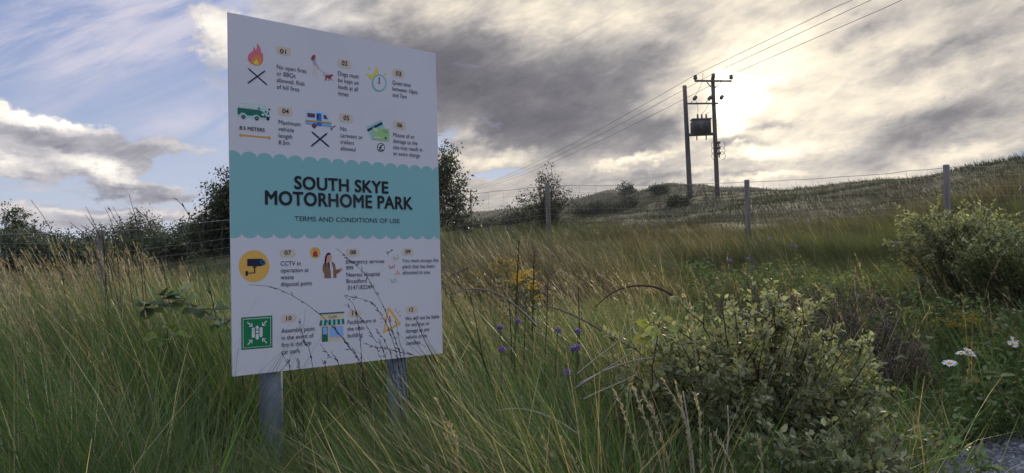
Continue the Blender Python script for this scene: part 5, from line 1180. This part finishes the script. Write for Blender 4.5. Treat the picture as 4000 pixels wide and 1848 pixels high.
def moor_grass():
    b = MB()
    def band(n, px0, px1, r0, r1, Lm, Ls, w0, segs, q=1.0, greenmix=.45, a1=(.5, 1.4)):
        x, y, r, az = sector(n, px0, px1, r0, r1, q); z = ground_z(x, y)
        g_ = fbm(x / 5.0, y / 5.0, 41) + .5 * fbm(x / 1.3, y / 1.3, 43)
        pg = np.clip(greenmix + 1.5 * g_ + .35 * ((px_of(az) > 2700) & (r < 11)), .05, .95)
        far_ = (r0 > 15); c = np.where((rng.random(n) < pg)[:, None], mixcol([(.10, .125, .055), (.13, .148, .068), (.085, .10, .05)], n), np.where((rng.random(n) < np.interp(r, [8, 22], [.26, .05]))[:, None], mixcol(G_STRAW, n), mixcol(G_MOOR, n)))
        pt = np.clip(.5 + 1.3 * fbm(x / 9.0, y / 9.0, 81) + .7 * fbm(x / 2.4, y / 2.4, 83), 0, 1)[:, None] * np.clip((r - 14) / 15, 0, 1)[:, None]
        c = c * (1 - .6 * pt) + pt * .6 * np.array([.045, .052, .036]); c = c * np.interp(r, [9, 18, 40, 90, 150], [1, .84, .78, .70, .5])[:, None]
        h = np.clip(.75 + .8 * fbm(x / 2.2, y / 2.2, 47) + .9 * fbm(x / .8, y / .8, 49), .22, 1.7) * np.where((px_of(az) > 2700) & (r < 11), .62, 1) * np.interp(px_of(az), [600, 1500], [.62, 1])
        L = rng.normal(Lm, Ls, n).clip(.08, 1) * h
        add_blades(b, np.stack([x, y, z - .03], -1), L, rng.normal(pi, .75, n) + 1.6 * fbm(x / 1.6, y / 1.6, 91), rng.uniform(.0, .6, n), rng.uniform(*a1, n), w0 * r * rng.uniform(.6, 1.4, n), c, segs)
    band(78000, -700, 4900, 6.0, 12.0, .50, .12, .00095, 3)
    band(84000, -700, 4900, 11.0, 22.0, .38, .10, .00085, 3)
    tag(b.build('moor_grass', M_GRASS), 'tussocky brown and green moor grass covering the near field', kind='stuff')
    b = MB()
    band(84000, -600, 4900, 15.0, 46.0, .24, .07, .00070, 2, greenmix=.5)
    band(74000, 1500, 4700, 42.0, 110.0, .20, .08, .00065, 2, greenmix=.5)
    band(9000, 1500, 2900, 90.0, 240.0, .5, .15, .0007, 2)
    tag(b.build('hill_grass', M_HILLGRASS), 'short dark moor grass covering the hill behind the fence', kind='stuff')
moor_grass()

def undergrowth():
    b = MB(); n = 43000
    x, y, r, az = sector(n, 2500, 4900, 3.3, 9.5, 1.0); ok = ~on_gravel(x, y); x, y, r = x[ok], y[ok], r[ok]; n = len(x)
    h = .40 * np.clip(.6 + fbm(x / .5, y / .5, 71), .1, 1.3) * rng.random(n) ** .7
    P = np.stack([x, y, ground_z(x, y) + h], -1)
    add_leaves(b, P, randdir(n) * [1, 1, .5], unit(UPV + rng.standard_normal((n, 3)) * .5), rng.uniform(.02, .055, n), rng.uniform(.010, .026, n), mixcol([(.11, .18, .065), (.15, .21, .075), (.09, .145, .058), (.21, .22, .095)], n))
    n = 9000; x, y, r, az = sector(n, 1900, 3000, 2.3, 5.5, 1.0)
    h = .34 * np.clip(.5 + fbm(x / .5, y / .5, 73), .1, 1.3) * rng.random(n) ** .7
    add_leaves(b, np.stack([x, y, ground_z(x, y) + h], -1), randdir(n) * [1, 1, .5], unit(UPV + rng.standard_normal((n, 3)) * .5), rng.uniform(.02, .05, n), rng.uniform(.010, .024, n), mixcol([(.10, .14, .055), (.15, .17, .08), (.20, .17, .09)], n))
    tag(b.build('undergrowth', M_LEAF), 'low leafy weeds matted on the bank', kind='stuff')
undergrowth()

# ------------------------------------------------------------------ shrubs on the bank
WILLOW = [(.22, .245, .14), (.27, .285, .17), (.165, .195, .105), (.27, .255, .135)]
WTOP = [(.35, .38, .22), (.39, .385, .20), (.30, .33, .18)]
def build_shrubs():
    shrub('willow_bush', 'large pale-leaved willow bush filling the middle of the bank in front', 'bush', gz(2900, 0, 3.1), .55, .42, .80, 170, 19000, (.027, .0145), WILLOW, 'willow bushes on the bank', top_cols=WTOP, lean=(-.03, 0))
    shrub('willow_bush', 'low willow bush beside the gravel at the bottom edge', 'bush', gz(3215, 0, 2.55), .33, .26, .50, 56, 4800, (.030, .016), WILLOW[:3], 'willow bushes on the bank', top_cols=WTOP)
    shrub('willow_bush', 'grey-green upright willow bush in front of the right-hand fence post', 'bush', gz(3775, 0, 6.6), .60, .5, .90, 140, 13000, (.032, .017), WILLOW, 'willow bushes on the bank', top_cols=WTOP)
    shrub('willow_bush', 'yellow-green bush at the right edge below the tall upright willow', 'bush', gz(3985, 0, 5.8), .46, .4, .80, 80, 7000, (.032, .017), [(.15, .19, .07), (.20, .22, .08), (.12, .15, .06)], 'willow bushes on the bank', top_cols=WTOP)
    H1 = [(.21, .13, .17), (.15, .11, .10), (.11, .11, .07), (.26, .16, .21)]
    H2 = [(.15, .11, .14), (.11, .095, .085), (.19, .13, .18), (.11, .11, .07)]
    for px, d, rx, h, col, lab in [(2120, 9.5, .45, .60, H1, 'pinkish heather clump at the foot of the middle fence post'), (2085, 6.2, .24, .55, H1, 'small pink heather tuft behind the yellow flowers'), (3120, 4.9, .55, .52, H2, 'wide dark purple heather mat behind the large willow bush'), (3370, 5.0, .42, .46, H2, 'dark heather hummock between the two tall willow bushes'), (3010, 5.8, .5, .46, H2, 'dark heather mat just over the top of the large willow bush'), (3270, 5.9, .5, .46, H2, 'dark heather mat between the wide mat and the white-edged bramble'), (3480, 4.6, .26, .42, H1, 'mauve-tipped heather right of the large willow bush'), (2220, 7.4, .2, .26, H1, 'faded heather tuft left of the arching grass tussock'), (2250, 12.0, .3, .30, H1, 'heather tuft just right of the middle fence post')]:
        shrub('heather_clump', lab, 'heather', gz(px, 0, d), rx, rx * .8, h, 60, 2600, (.013 * (d / 4) ** .5, .006 * (d / 4) ** .5), col, 'heather clumps', upright=1.6, stemcol=(.05, .04, .03))
    shrub('bramble_bush', 'tangled bramble with dull leaves left of the large willow bush', 'bush', gz(2450, 0, 3.0), .26, .24, .52, 34, 900, (.048, .030), [(.075, .09, .045), (.10, .11, .06), (.13, .10, .06)], None)
    shrub('bramble_bush', 'bramble spreading white-edged leaves behind the dark heather', 'bush', gz(3440, 0, 6.4), .8, .4, .40, 40, 900, (.055, .036), [(.10, .13, .07), (.15, .17, .11), (.07, .09, .04)], None)
build_shrubs()

def bezier(ctrl, n=14):
    """smooth path through the control points (Catmull-Rom)"""
    c = np.asarray(ctrl, float); c = np.vstack([2 * c[0] - c[1], c, 2 * c[-1] - c[-2]]); out = []
    for i in range(1, len(c) - 2):
        for t in np.linspace(0, 1, max(3, n // (len(c) - 3)), endpoint=(i == len(c) - 3)):
            out.append(.5 * ((2 * c[i]) + (-c[i - 1] + c[i + 1]) * t + (2 * c[i - 1] - 5 * c[i] + 4 * c[i + 1] - c[i + 2]) * t * t + (-c[i - 1] + 3 * c[i] - 3 * c[i + 1] + c[i + 2]) * t ** 3))
    return np.array(out)

# ------------------------------------------------------------------ single stalks that stand out
def stalk(pts_px, d, r, col, label, group, head=0, headcol=None, cat='grass stalk', name='grass_stalk', headlen=.4, big=1.0):
    P = [at(px, py, d + .02 * i) for i, (px, py) in enumerate(pts_px)]
    last = P[-1]; prev = P[-2]
    dv = last - prev; drop_ = last[2] - float(ground_z(last[0], last[1])) + .02; foot = last + np.array([np.clip(dv[0] / max(abs(dv[2]), 1e-3) * drop_ * .6, -.22, .22), .02, 0]); foot[2] = last[2] - drop_
    if name != 'bare_cane' and last[2] - foot[2] > .05: P.append(foot)
    path = bezier(P, 18); b = MB(); n = len(path)
    b.tube(path, np.linspace(r * .45, r * 1.1, n), 4, col)
    root_loc = path[-1]
    if head:
        root = empty(name, root_loc, label, cat, group)
        b.build('stem', M_STEM, root)
        hb = MB(); k = head; L = np.concatenate([[0], np.cumsum(np.linalg.norm(np.diff(path, axis=0), axis=1))]); s = rng.random(k) ** 1.1 * L[-1] * headlen
        p = np.stack([np.interp(s, L, path[:, i]) for i in range(3)], -1); ax = unit(np.stack([np.interp(s + .01, L, path[:, i]) - np.interp(s, L, path[:, i]) for i in range(3)], -1))
        a = unit(-ax + rng.standard_normal((k, 3)) * .33)
        add_leaves(hb, p, a, randdir(k), .016 * big * rng.uniform(.7, 1.5, k), .0042 * big * np.ones(k), mixcol([headcol or col], k))
        hb.build('seed_head', M_GRASS, root)
    else:
        tag(b.build(name, M_STEM, None, loc=root_loc), label, cat, group)

def build_stalks():
    dk = (.030, .026, .022); dk2 = (.045, .038, .028); G = 'dark grass stalks against the sign'
    S = [([(973, 1112), (1090, 1130), (1250, 1228), (1390, 1390), (1430, 1520)], 2.42, 'dark stalk arching far left over the line about the disposal point', 26),
         ([(1310, 968), (1412, 1055), (1462, 1130), (1505, 1215), (1545, 1330), (1580, 1480)], 2.62, 'tallest dark stalk, crossing the emergency phone number', 40),
         ([(1362, 1157), (1450, 1182), (1503, 1255), (1535, 1335), (1565, 1480)], 2.60, 'dark stalk bending over the warning triangle from the left', 34),
         ([(1355, 1163), (1386, 1200), (1402, 1290), (1414, 1430)], 2.55, 'upright dark stalk crossing the words about the main building', 22),
         ([(1170, 1256), (1192, 1340), (1228, 1470)], 2.42, 'dark spiky stalk below the assembly point wording', 26),
         ([(1098, 1378), (1118, 1415), (1140, 1500)], 2.36, 'short thick dark stalk at the bottom edge below the car park line', 22),
         ([(1154, 1398), (1164, 1425), (1176, 1500)], 2.38, 'stubby dark seed spike right of the car park line', 16),
         ([(1256, 1404), (1264, 1424), (1276, 1500)], 2.42, 'tiny dark seed spike at the bottom edge of the sign', 12),
         ([(1250, 1342), (1290, 1395), (1345, 1480)], 2.45, 'slanting dark stalk below the cafe drawing', 22),
         ([(1304, 1276), (1366, 1362), (1420, 1470)], 2.5, 'long slanting dark stalk crossing the cafe window drawing', 22),
         ([(1342, 1185), (1412, 1245), (1465, 1330), (1520, 1440)], 2.55, 'dark stalk starting at the number eleven badge', 28),
         ([(1626, 1252), (1662, 1335), (1702, 1410), (1742, 1500)], 2.75, 'straight black rush crossing the liability wording', 0),
         ([(1618, 1325), (1640, 1362), (1672, 1400), (1700, 1470)], 2.74, 'dark rush ending in a brown tuft at the right corner of the sign', 14),
         ([(1548, 1262), (1562, 1340), (1590, 1470)], 2.68, 'dark stalk right of the warning triangle', 22),
         ([(1468, 1345), (1480, 1390), (1500, 1480)], 2.6, 'thin dark stalk under the warning triangle', 14),
         ([(1430, 1345), (1490, 1360), (1560, 1375), (1640, 1400), (1700, 1470)], 2.66, 'low stalk trailing left along the bottom of the sign', 30),
         ([(1478, 1295), (1510, 1350), (1545, 1480)], 2.63, 'leaning dark stalk through the lower left corner of the warning triangle', 20)]
    for pts, d, lab, head in S: stalk(pts, d, .0012 if head else .0022, dk, lab, G, head, dk2, big=.8)
    G = 'grass stalks against the sky on the left'
    S = [([(127, 790), (165, 840), (200, 905), (240, 1050)], 3.2, 'lone dark stalk standing over the bushes at the far left', 10), ([(335, 806), (360, 856), (385, 915), (420, 1040)], 3.3, 'long bare rush leaning left with a side tuft', 0), ([(333, 838), (362, 880), (390, 930), (410, 1040)], 3.2, 'bare rush below and beside the tufted one', 0),
         ([(410, 810), (428, 850), (440, 890), (462, 1040)], 3.4, 'upright thin rush left of the taller bush', 0), ([(423, 806), (446, 850), (466, 890), (500, 1040)], 3.5, 'thin rush second in the row of four', 8), ([(441, 808), (462, 845), (480, 885), (520, 1040)], 3.6, 'thin rush third in the row of four', 0),
         ([(505, 760), (518, 810), (532, 862), (552, 1040)], 3.4, 'tallest rush, standing above the taller bush', 0), ([(504, 812), (517, 838), (530, 862), (560, 1040)], 3.5, 'short rush at the left of the tallest one', 0), ([(525, 806), (555, 838), (580, 868), (640, 1060)], 3.5, 'brown-jointed stalk leaning left at the right of the tallest rush', 12),
         ([(690, 778), (722, 815), (742, 850), (790, 980)], 3.1, 'beaded dark stalk in front of the thicket by the sign', 24), ([(270, 866), (300, 890), (330, 915), (382, 1010)], 3.6, 'thin stalk crossing the gap in the treeline', 6), ([(316, 880), (350, 900), (382, 926), (430, 1040)], 3.3, 'low slanting stalk left of the corner fence post', 0), ([(388, 868), (394, 885), (400, 920), (410, 1050)], 3.3, 'short upright stalk over the corner fence post', 0)]
    for pts, d, lab, head in S: stalk(pts, d, .0022, (.075, .065, .045), lab, G, head, (.06, .05, .04), big=1.2)
    G = 'pale stalks in front of the willow bush'; ps = (.58, .50, .38); ph = (.62, .52, .38)
    S = [([(2405, 1530), (2440, 1620), (2480, 1740), (2515, 1860)], 2.35, 'plumed straw stalk furthest left of the pale bunch', 70), ([(2480, 1530), (2515, 1620), (2555, 1730), (2590, 1860)], 2.35, 'plumed straw stalk second in the pale bunch', 70), ([(2512, 1540), (2555, 1620), (2590, 1740), (2618, 1860)], 2.4, 'thick-plumed straw stalk in the middle of the pale bunch', 90),
         ([(2590, 1486), (2630, 1550), (2680, 1660), (2700, 1860)], 2.45, 'curving straw stalk reaching highest in the pale bunch', 50), ([(2668, 1528), (2686, 1640), (2700, 1740), (2712, 1860)], 2.3, 'bare white stem right of the pale bunch', 0), ([(2716, 1544), (2726, 1590), (2734, 1650), (2738, 1860)], 2.4, 'fat seed plume in front of the dark bush centre', 80),
         ([(2842, 1584), (2846, 1680), (2838, 1780), (2832, 1860)], 2.3, 'tall bare white stem standing alone in front of the bush', 0), ([(2958, 1700), (2966, 1740), (2974, 1790), (2978, 1860)], 2.3, 'stem with a dangling tuft at the right of the bush front', 34), ([(2774, 1694), (2780, 1750), (2786, 1860)], 2.3, 'short straw plume near the bottom edge', 40), ([(2790, 1690), (2830, 1760), (2870, 1860)], 2.3, 'slanting straw stalk near the bottom edge', 40),
         ([(2668, 1145), (2685, 1180), (2700, 1220), (2712, 1330)], 2.95, 'small plume poking above the left shoulder of the bush', 40), ([(2410, 1075), (2440, 1120), (2462, 1180), (2480, 1300)], 3.1, 'feathery stalk left of the bush top', 50), ([(2640, 1500), (2660, 1570), (2690, 1700), (2702, 1860)], 2.4, 'straw plume just left of the bare white stem', 50),
         ([(1700, 1555), (1740, 1635), (1770, 1700), (1800, 1860)], 2.1, 'whitish plume below the right-hand post', 70), ([(1732, 1690), (1770, 1760), (1800, 1860)], 2.1, 'plume near the bottom edge right of the posts', 60), ([(2118, 1715), (2150, 1780), (2185, 1860)], 2.2, 'low plume at the bottom edge left of the pale bunch', 60), ([(2195, 1715), (2230, 1790), (2262, 1860)], 2.2, 'plume at the bottom edge nearest the pale bunch', 60), ([(1655, 1828), (1670, 1845), (1690, 1880)], 2.1, 'plume tip at the very bottom below the right-hand post', 30)]
    for pts, d, lab, head in S: stalk(pts, d, .0021 if head else .0030, ps, lab, G, head, ph, headlen=.42)
    # dead dock and rushes beside the sign
    G = 'dark upright stems right of the sign'
    S = [([(2026, 950), (2022, 1060), (2014, 1250), (2008, 1560)], 3.5, .0042, 'tallest dark dock stem with buds, standing in the yellow flowers', 46), ([(2087, 985), (2084, 1100), (2080, 1300), (2076, 1500)], 3.6, .0034, 'second dark dock stem, right of the tallest one', 40), ([(2140, 1090), (2136, 1250), (2128, 1450)], 3.4, .003, 'thin dark rush between the dock stems and the purple flowers', 0),
         ([(2055, 1160), (2050, 1300), (2044, 1500)], 3.3, .003, 'thin rush close behind the tallest dock stem', 0), ([(1985, 1130), (1996, 1300), (2002, 1500)], 3.3, .003, 'thin rush left of the tallest dock stem', 0), ([(1835, 1140), (1855, 1240), (1890, 1420), (1910, 1520)], 3.0, .003, 'long dark rush leaning beside the sign edge', 0), ([(1755, 1150), (1800, 1240), (1850, 1340), (1910, 1470)], 2.9, .003, 'dark rush slanting down from the sign edge', 0), ([(2258, 1120), (2262, 1230), (2262, 1380), (2250, 1500)], 3.4, .004, 'brown dead stem beside the paired purple flowers', 0)]
    for pts, d, r, lab, head in S: stalk(pts, d, r, (.040, .048, .022), lab, G, head, (.07, .045, .025), 'dead stem', 'dock_stem', headlen=.3, big=1.1)
    # bramble canes and dry twigs
    G = 'bare canes arching over the grass'
    S = [([(1757, 1152), (1820, 1130), (1905, 1135), (1985, 1172), (2060, 1235), (2095, 1275)], 3.1, .0042, (.19, .165, .15), 'pale cane arching right from the edge of the sign'), ([(2028, 1200), (2110, 1195), (2200, 1215), (2310, 1268), (2400, 1330)], 3.2, .0036, (.13, .11, .10), 'grey cane running right from the dock stems'),
         ([(2325, 1200), (2390, 1145), (2470, 1118), (2560, 1122), (2640, 1160)], 3.4, .0045, (.055, .035, .032), 'dark red cane arching into the willow bush'), ([(2160, 1082), (2187, 1060), (2232, 1085), (2243, 1100), (2236, 1150), (2225, 1200)], 4.0, .004, (.36, .31, .25), 'crooked bleached twig above the arching canes'),
         ([(2475, 1275), (2400, 1345), (2310, 1415), (2250, 1465)], 2.9, .0028, (.42, .38, .31), 'bleached straight straw leaning towards the bush'), ([(2560, 1395), (2470, 1410), (2370, 1445), (2260, 1500)], 2.8, .0030, (.40, .36, .31), 'bleached straw lying low to the left of the bush'), ([(2480, 1368), (2400, 1420), (2330, 1465), (2240, 1520)], 2.75, .0026, (.40, .35, .28), 'second bleached straw crossing the low one'), ([(2485, 1465), (2420, 1495), (2340, 1530), (2280, 1560)], 2.6, .0026, (.42, .37, .30), 'bleached straw under the crossing pair'),
         ([(1940, 1604), (2010, 1596), (2090, 1608), (2190, 1650), (2260, 1700)], 2.5, .0030, (.40, .37, .30), 'pale bent straw arching across the grass below the purple flowers'), ([(1755, 1080), (1795, 1062), (1830, 1045)], 3.3, .003, (.10, .085, .075), 'short dark twig touching the sign edge')]
    for pts, d, r, col, lab in S: stalk(pts, d, r, col, lab, G, 0, None, 'cane', 'bare_cane')
build_stalks()

# ------------------------------------------------------------------ flowers
def flower_purple(px, py, d, label, r=.017):
    top = at(px, py, d); foot = top + [rng.normal() * .04, .03, 0]; foot[2] = float(ground_z(foot[0], foot[1]))
    root = empty('scabious_flower', foot, label, 'flower', 'purple scabious flowers')
    b = MB(); b.tube(bent(foot, top, 6, 0, .02), .0017, 4, (.06, .08, .03)); b.build('stem', M_STEM, root)
    b = MB(); n = 170; dv = randdir(n); dv[:, 2] = np.abs(dv[:, 2]) * .9 - .25; dv = unit(dv)
    add_leaves(b, top + dv * r * .45, unit(dv + rng.standard_normal((n, 3)) * .25), randdir(n), r * rng.uniform(.45, .75, n), r * .26 * np.ones(n), mixcol([(.26, .18, .42), (.36, .26, .50), (.20, .14, .33)], n)); b.build('flower_head', M_PETAL, root)
def flower_daisy(px, py, d, label, tilt, r=.026, pet=(.78, .78, .80), droop=.0):
    r *= 1.3; top = at(px, py, d); foot = top + [rng.normal() * .05, .05, 0]; foot[2] = float(ground_z(foot[0], foot[1]))
    root = empty('oxeye_daisy', foot, label, 'flower', 'white daisies on the bank')
    b = MB(); b.tube(bent(foot, top, 7, 0, .025), .0018, 5, (.06, .085, .03)); b.build('stem', M_STEM, root)
    N = unit(np.array(tilt, float)); X = unit(np.cross(N, [.3, 1, 0])); Y = np.cross(N, X)
    n = 19; a = np.arange(n) * 2 * pi / n + rng.normal(0, .06, n); dv = np.cos(a)[:, None] * X + np.sin(a)[:, None] * Y
    b = MB(); add_leaves(b, top + dv * r * .22, unit(dv + N * (.12 - droop + rng.normal(0, .08, n))[:, None]), np.tile(N, (n, 1)) + rng.standard_normal((n, 3)) * .1, r * rng.uniform(.75, .95, n), r * .30 * np.ones(n), mixcol([pet], n, .04)); b.build('petals', M_PETAL, root)
    b = MB(); t = np.array([0, .5, .85, 1.0]); b.tube(top + N * (np.array([-.003, .003, .006, .0075]))[:, None], r * np.array([.30, .32, .22, .05]), 10, (.62, .40, .03)); b.build('flower_disc', M_STEM, root)
def build_flowers():
    for px, py, d, lab in [(1953, 1283, 2.9, 'purple flower highest and furthest left beside the dock stems'), (1961, 1368, 2.75, 'purple flower below the left-hand one, nearest the sign'), (2180, 1294, 3.1, 'faded purple flower in the middle of the grass'), (2257, 1297, 3.0, 'purple flower beside the brown dead stem'), (2240, 1368, 2.85, 'left of the touching pair of purple flowers'), (2254, 1358, 2.88, 'right of the touching pair of purple flowers'), (2215, 1457, 2.65, 'lowest purple flower, below the touching pair'), (2022, 1257, 3.2, 'small mauve flower half hidden beside the tallest dock stem'), (3009, 932, 7.0, 'distant purple flower highest in the grass above the heather'), (3094, 958, 6.8, 'left of two distant purple flowers below the hill'), (3113, 962, 6.8, 'right of two distant purple flowers below the hill'), (2850, 1018, 5.2, 'purple flower left above the large willow bush'), (2921, 1013, 5.2, 'purple flower right above the large willow bush'), (2938, 1045, 5.0, 'purple flower just over the top of the large willow bush'), (3500, 949, 6.2, 'distant purple flower left of the grey-green upright willow')]:
        flower_purple(px, py, d, lab, .0135)
    for px, py, d, lab, tilt, r, pet, dr in [(3709, 1420, 4.45, 'open white daisy furthest left and lowest of the bright ones', (-.1, -.35, .9), .030, (.80, .80, .82), 0), (3755, 1380, 4.5, 'white daisy seen edge-on left of the doubled pair', (-.2, -.12, .95), .024, (.80, .80, .82), 0), (3785, 1373, 4.5, 'upper daisy of the doubled pair', (.3, -.4, .8), .024, (.80, .80, .82), 0), (3790, 1388, 4.48, 'lower daisy of the doubled pair', (.05, -.2, .9), .023, (.80, .80, .82), 0), (3962, 1331, 4.6, 'small white daisy near the right edge, upper one', (.3, -.6, .6), .022, (.80, .80, .82), 0), (3957, 1345, 4.58, 'small white daisy near the right edge, lower one', (0, -.5, .7), .024, (.80, .80, .82), .1), (3874, 1568, 4.25, 'wilting cream daisy low above the gravel', (.1, -.5, .7), .023, (.55, .52, .40), .5), (3832, 1555, 4.3, 'small half-open daisy left of the wilting one', (-.1, -.3, .9), .016, (.62, .62, .60), .2)]:
        flower_daisy(px, py, d, lab, tilt, r, pet, dr)
    # yellow flower clusters
    for px, py, d, w, n, lab, pet in [(1965, 1045, 5.2, .24, 12, 'wide yellow ragwort clump beside the tallest dock stem', (.36, .25, .04)), (2040, 1090, 4.6, .10, 9, 'small yellow ragwort spray under the wide clump', (.55, .35, .02)), (2060, 1113, 4.2, .07, 6, 'lowest yellow ragwort spray beside the second dock stem', (.55, .36, .02)), (3755, 1265, 5.2, .18, 24, 'hazy yellow bedstraw patch above the daisies', (.34, .25, .03)), (3900, 1345, 4.9, .13, 14, 'yellow-green spray left of the right-edge daisies', (.26, .24, .04))]:
        top = at(px, py, d); foot = np.array([top[0], top[1], float(ground_z(top[0], top[1]))])
        root = empty('ragwort_plant', foot, lab, 'wildflower', 'yellow wildflowers')
        sb = MB(); fb = MB(); lb = MB()
        for i in range(n):
            t = top + np.array([rng.normal() * w * .6, rng.normal() * w * .5, rng.normal() * .035]); f = foot + (t - top) * .4; f[2] = foot[2]
            st = bent(f, t, 5, 0, .03); sb.tube(st, .0022, 3, (.06, .07, .03))
            m = 12; P = t + rng.standard_normal((m, 3)) * [.024, .024, .009]; a = randdir(m) * [1, 1, .25]
            for q in range(3): add_leaves(fb, P, unit(randdir(m) * [1, 1, .3]), np.tile(UPV, (m, 1)) + rng.standard_normal((m, 3)) * .3, .014 * np.ones(m), .007 * np.ones(m), mixcol([pet], m, .15))
            m = 14; u = rng.random(m); P = f + (t - f) * u[:, None]; add_leaves(lb, P, randdir(m), randdir(m) + UPV, .04 * np.ones(m), .012 * np.ones(m), mixcol([(.05, .07, .025), (.08, .08, .03)], m))
        sb.build('stem', M_STEM, root); fb.build('flowers', M_PETAL, root); lb.build('leaves', M_LEAF, root)
build_flowers()

def leaf_plant(name, label, cat, cane_px, d, leaves_px, size, cols, cane=(.10, .08, .05), group=None, flat=.8, r=.004):
    P = [at(px, py, d + .015 * i) for i, (px, py) in enumerate(cane_px)]
    foot = P[-1] + [.03, .05, 0]; foot[2] = float(ground_z(foot[0], foot[1]))
    if P[-1][2] - foot[2] > .05: P.append(foot)
    path = bezier(P, 20); root = empty(name, path[-1], label, cat, group)
    b = MB(); b.tube(path, np.linspace(r * .5, r, len(path)), 5, cane); lb = MB()
    for px, py in leaves_px:
        q = at(px, py, d + rng.normal() * .03); k = np.argmin(np.linalg.norm(path - q, axis=1)); b.tube(np.array([path[k], (path[k] + q) / 2 + [0, 0, .01], q]), .0014, 3, cane, cap=False)
        base_dir = unit(q - path[k] + rng.normal(0, .01, 3)); n = 3
        ang = np.array([-1.0, 0, 1.0]) + rng.normal(0, .15, 3); side = unit(np.cross(base_dir, UPV))
        dirs = unit(np.cos(ang)[:, None] * base_dir + np.sin(ang)[:, None] * side + rng.standard_normal((3, 3)) * .15)
        for rep, (dl) in enumerate(dirs):
            s = size * rng.uniform(.75, 1.2) * (1.15 if rep == 1 else .9)
            add_leaves(lb, q[None], dl[None], (UPV * flat + rng.standard_normal(3) * .35 + [0, -.35, 0])[None], np.array([s]), np.array([s * .66]), mixcol(cols, 1, .12), 0, .18, .06)
    b.build('stem', M_STEM, root); lb.build('foliage', M_LEAF, root)
def build_leafy():
    gr = [(.075, .125, .045), (.10, .155, .06), (.06, .10, .045)]; pale = [(.20, .25, .15), (.12, .17, .08)]
    leaf_plant('bramble_cane', 'broad-leaved bramble cane arching left from the edge of the sign', 'bramble', [(560, 1195), (640, 1165), (720, 1180), (800, 1215), (870, 1270), (935, 1310)], 2.75, [(640, 1155), (700, 1150), (720, 1165), (590, 1185), (600, 1205), (660, 1190), (690, 1185), (760, 1205), (835, 1210), (850, 1240), (842, 1262)], .060, gr + pale[:1], (.12, .10, .06))
    leaf_plant('bramble_sprout', 'bright green leafy sprout in the grass left of the sign', 'bramble', [(655, 1290), (655, 1330), (690, 1420), (720, 1560)], 2.6, [(640, 1300), (662, 1280), (690, 1295), (615, 1310), (650, 1325), (668, 1310)], .042, [(.16, .22, .05), (.11, .17, .05)], (.09, .10, .04))
    leaf_plant('sapling_shoot', 'yellow-green shoot with large leaves standing left of the willow bush', 'sapling', [(2575, 1262), (2566, 1330), (2552, 1420), (2550, 1500)], 2.75, [(2535, 1265), (2590, 1250), (2610, 1285), (2545, 1300), (2600, 1310), (2520, 1318), (2560, 1275)], .044, [(.24, .28, .07), (.30, .31, .09)], (.12, .06, .04), r=.003)
    leaf_plant('broadleaf_weed', 'clump of broad pale leaves under the daisies', 'weed', [(3850, 1455), (3860, 1500), (3870, 1560)], 4.35, [(3745, 1470), (3790, 1480), (3830, 1455), (3870, 1460), (3900, 1470), (3920, 1490), (3850, 1490), (3815, 1500), (3960, 1480), (3990, 1500), (3890, 1495)], .060, [(.13, .17, .06), (.17, .19, .08), (.10, .14, .05)], (.08, .09, .04))
    leaf_plant('broadleaf_weed', 'sparse weed with pale leaves left of the lowest bright daisy', 'weed', [(3560, 1330), (3560, 1400), (3565, 1500)], 4.4, [(3540, 1340), (3570, 1325), (3600, 1360), (3620, 1320), (3530, 1390), (3590, 1400)], .045, [(.12, .15, .07), (.16, .18, .10)], (.08, .09, .04))
build_leafy()

# ------------------------------------------------------------------ air
def build_haze():
    b = MB(); b.box((0, 50, 10.2), (1900, 1900, 24.4))
    m, g = new_mat('haze'); v = g.node('ShaderNodeVolumePrincipled')
    v.inputs['Color'].default_value = (.92, .93, 1.0, 1); v.inputs['Density'].default_value = .00022; v.inputs['Anisotropy'].default_value = .45
    o = g.node('ShaderNodeOutputMaterial'); g.t.links.new(v.outputs[0], o.inputs['Volume'])
    tag(b.build('haze', m), 'thin evening haze over the moor', kind='stuff')
build_haze()
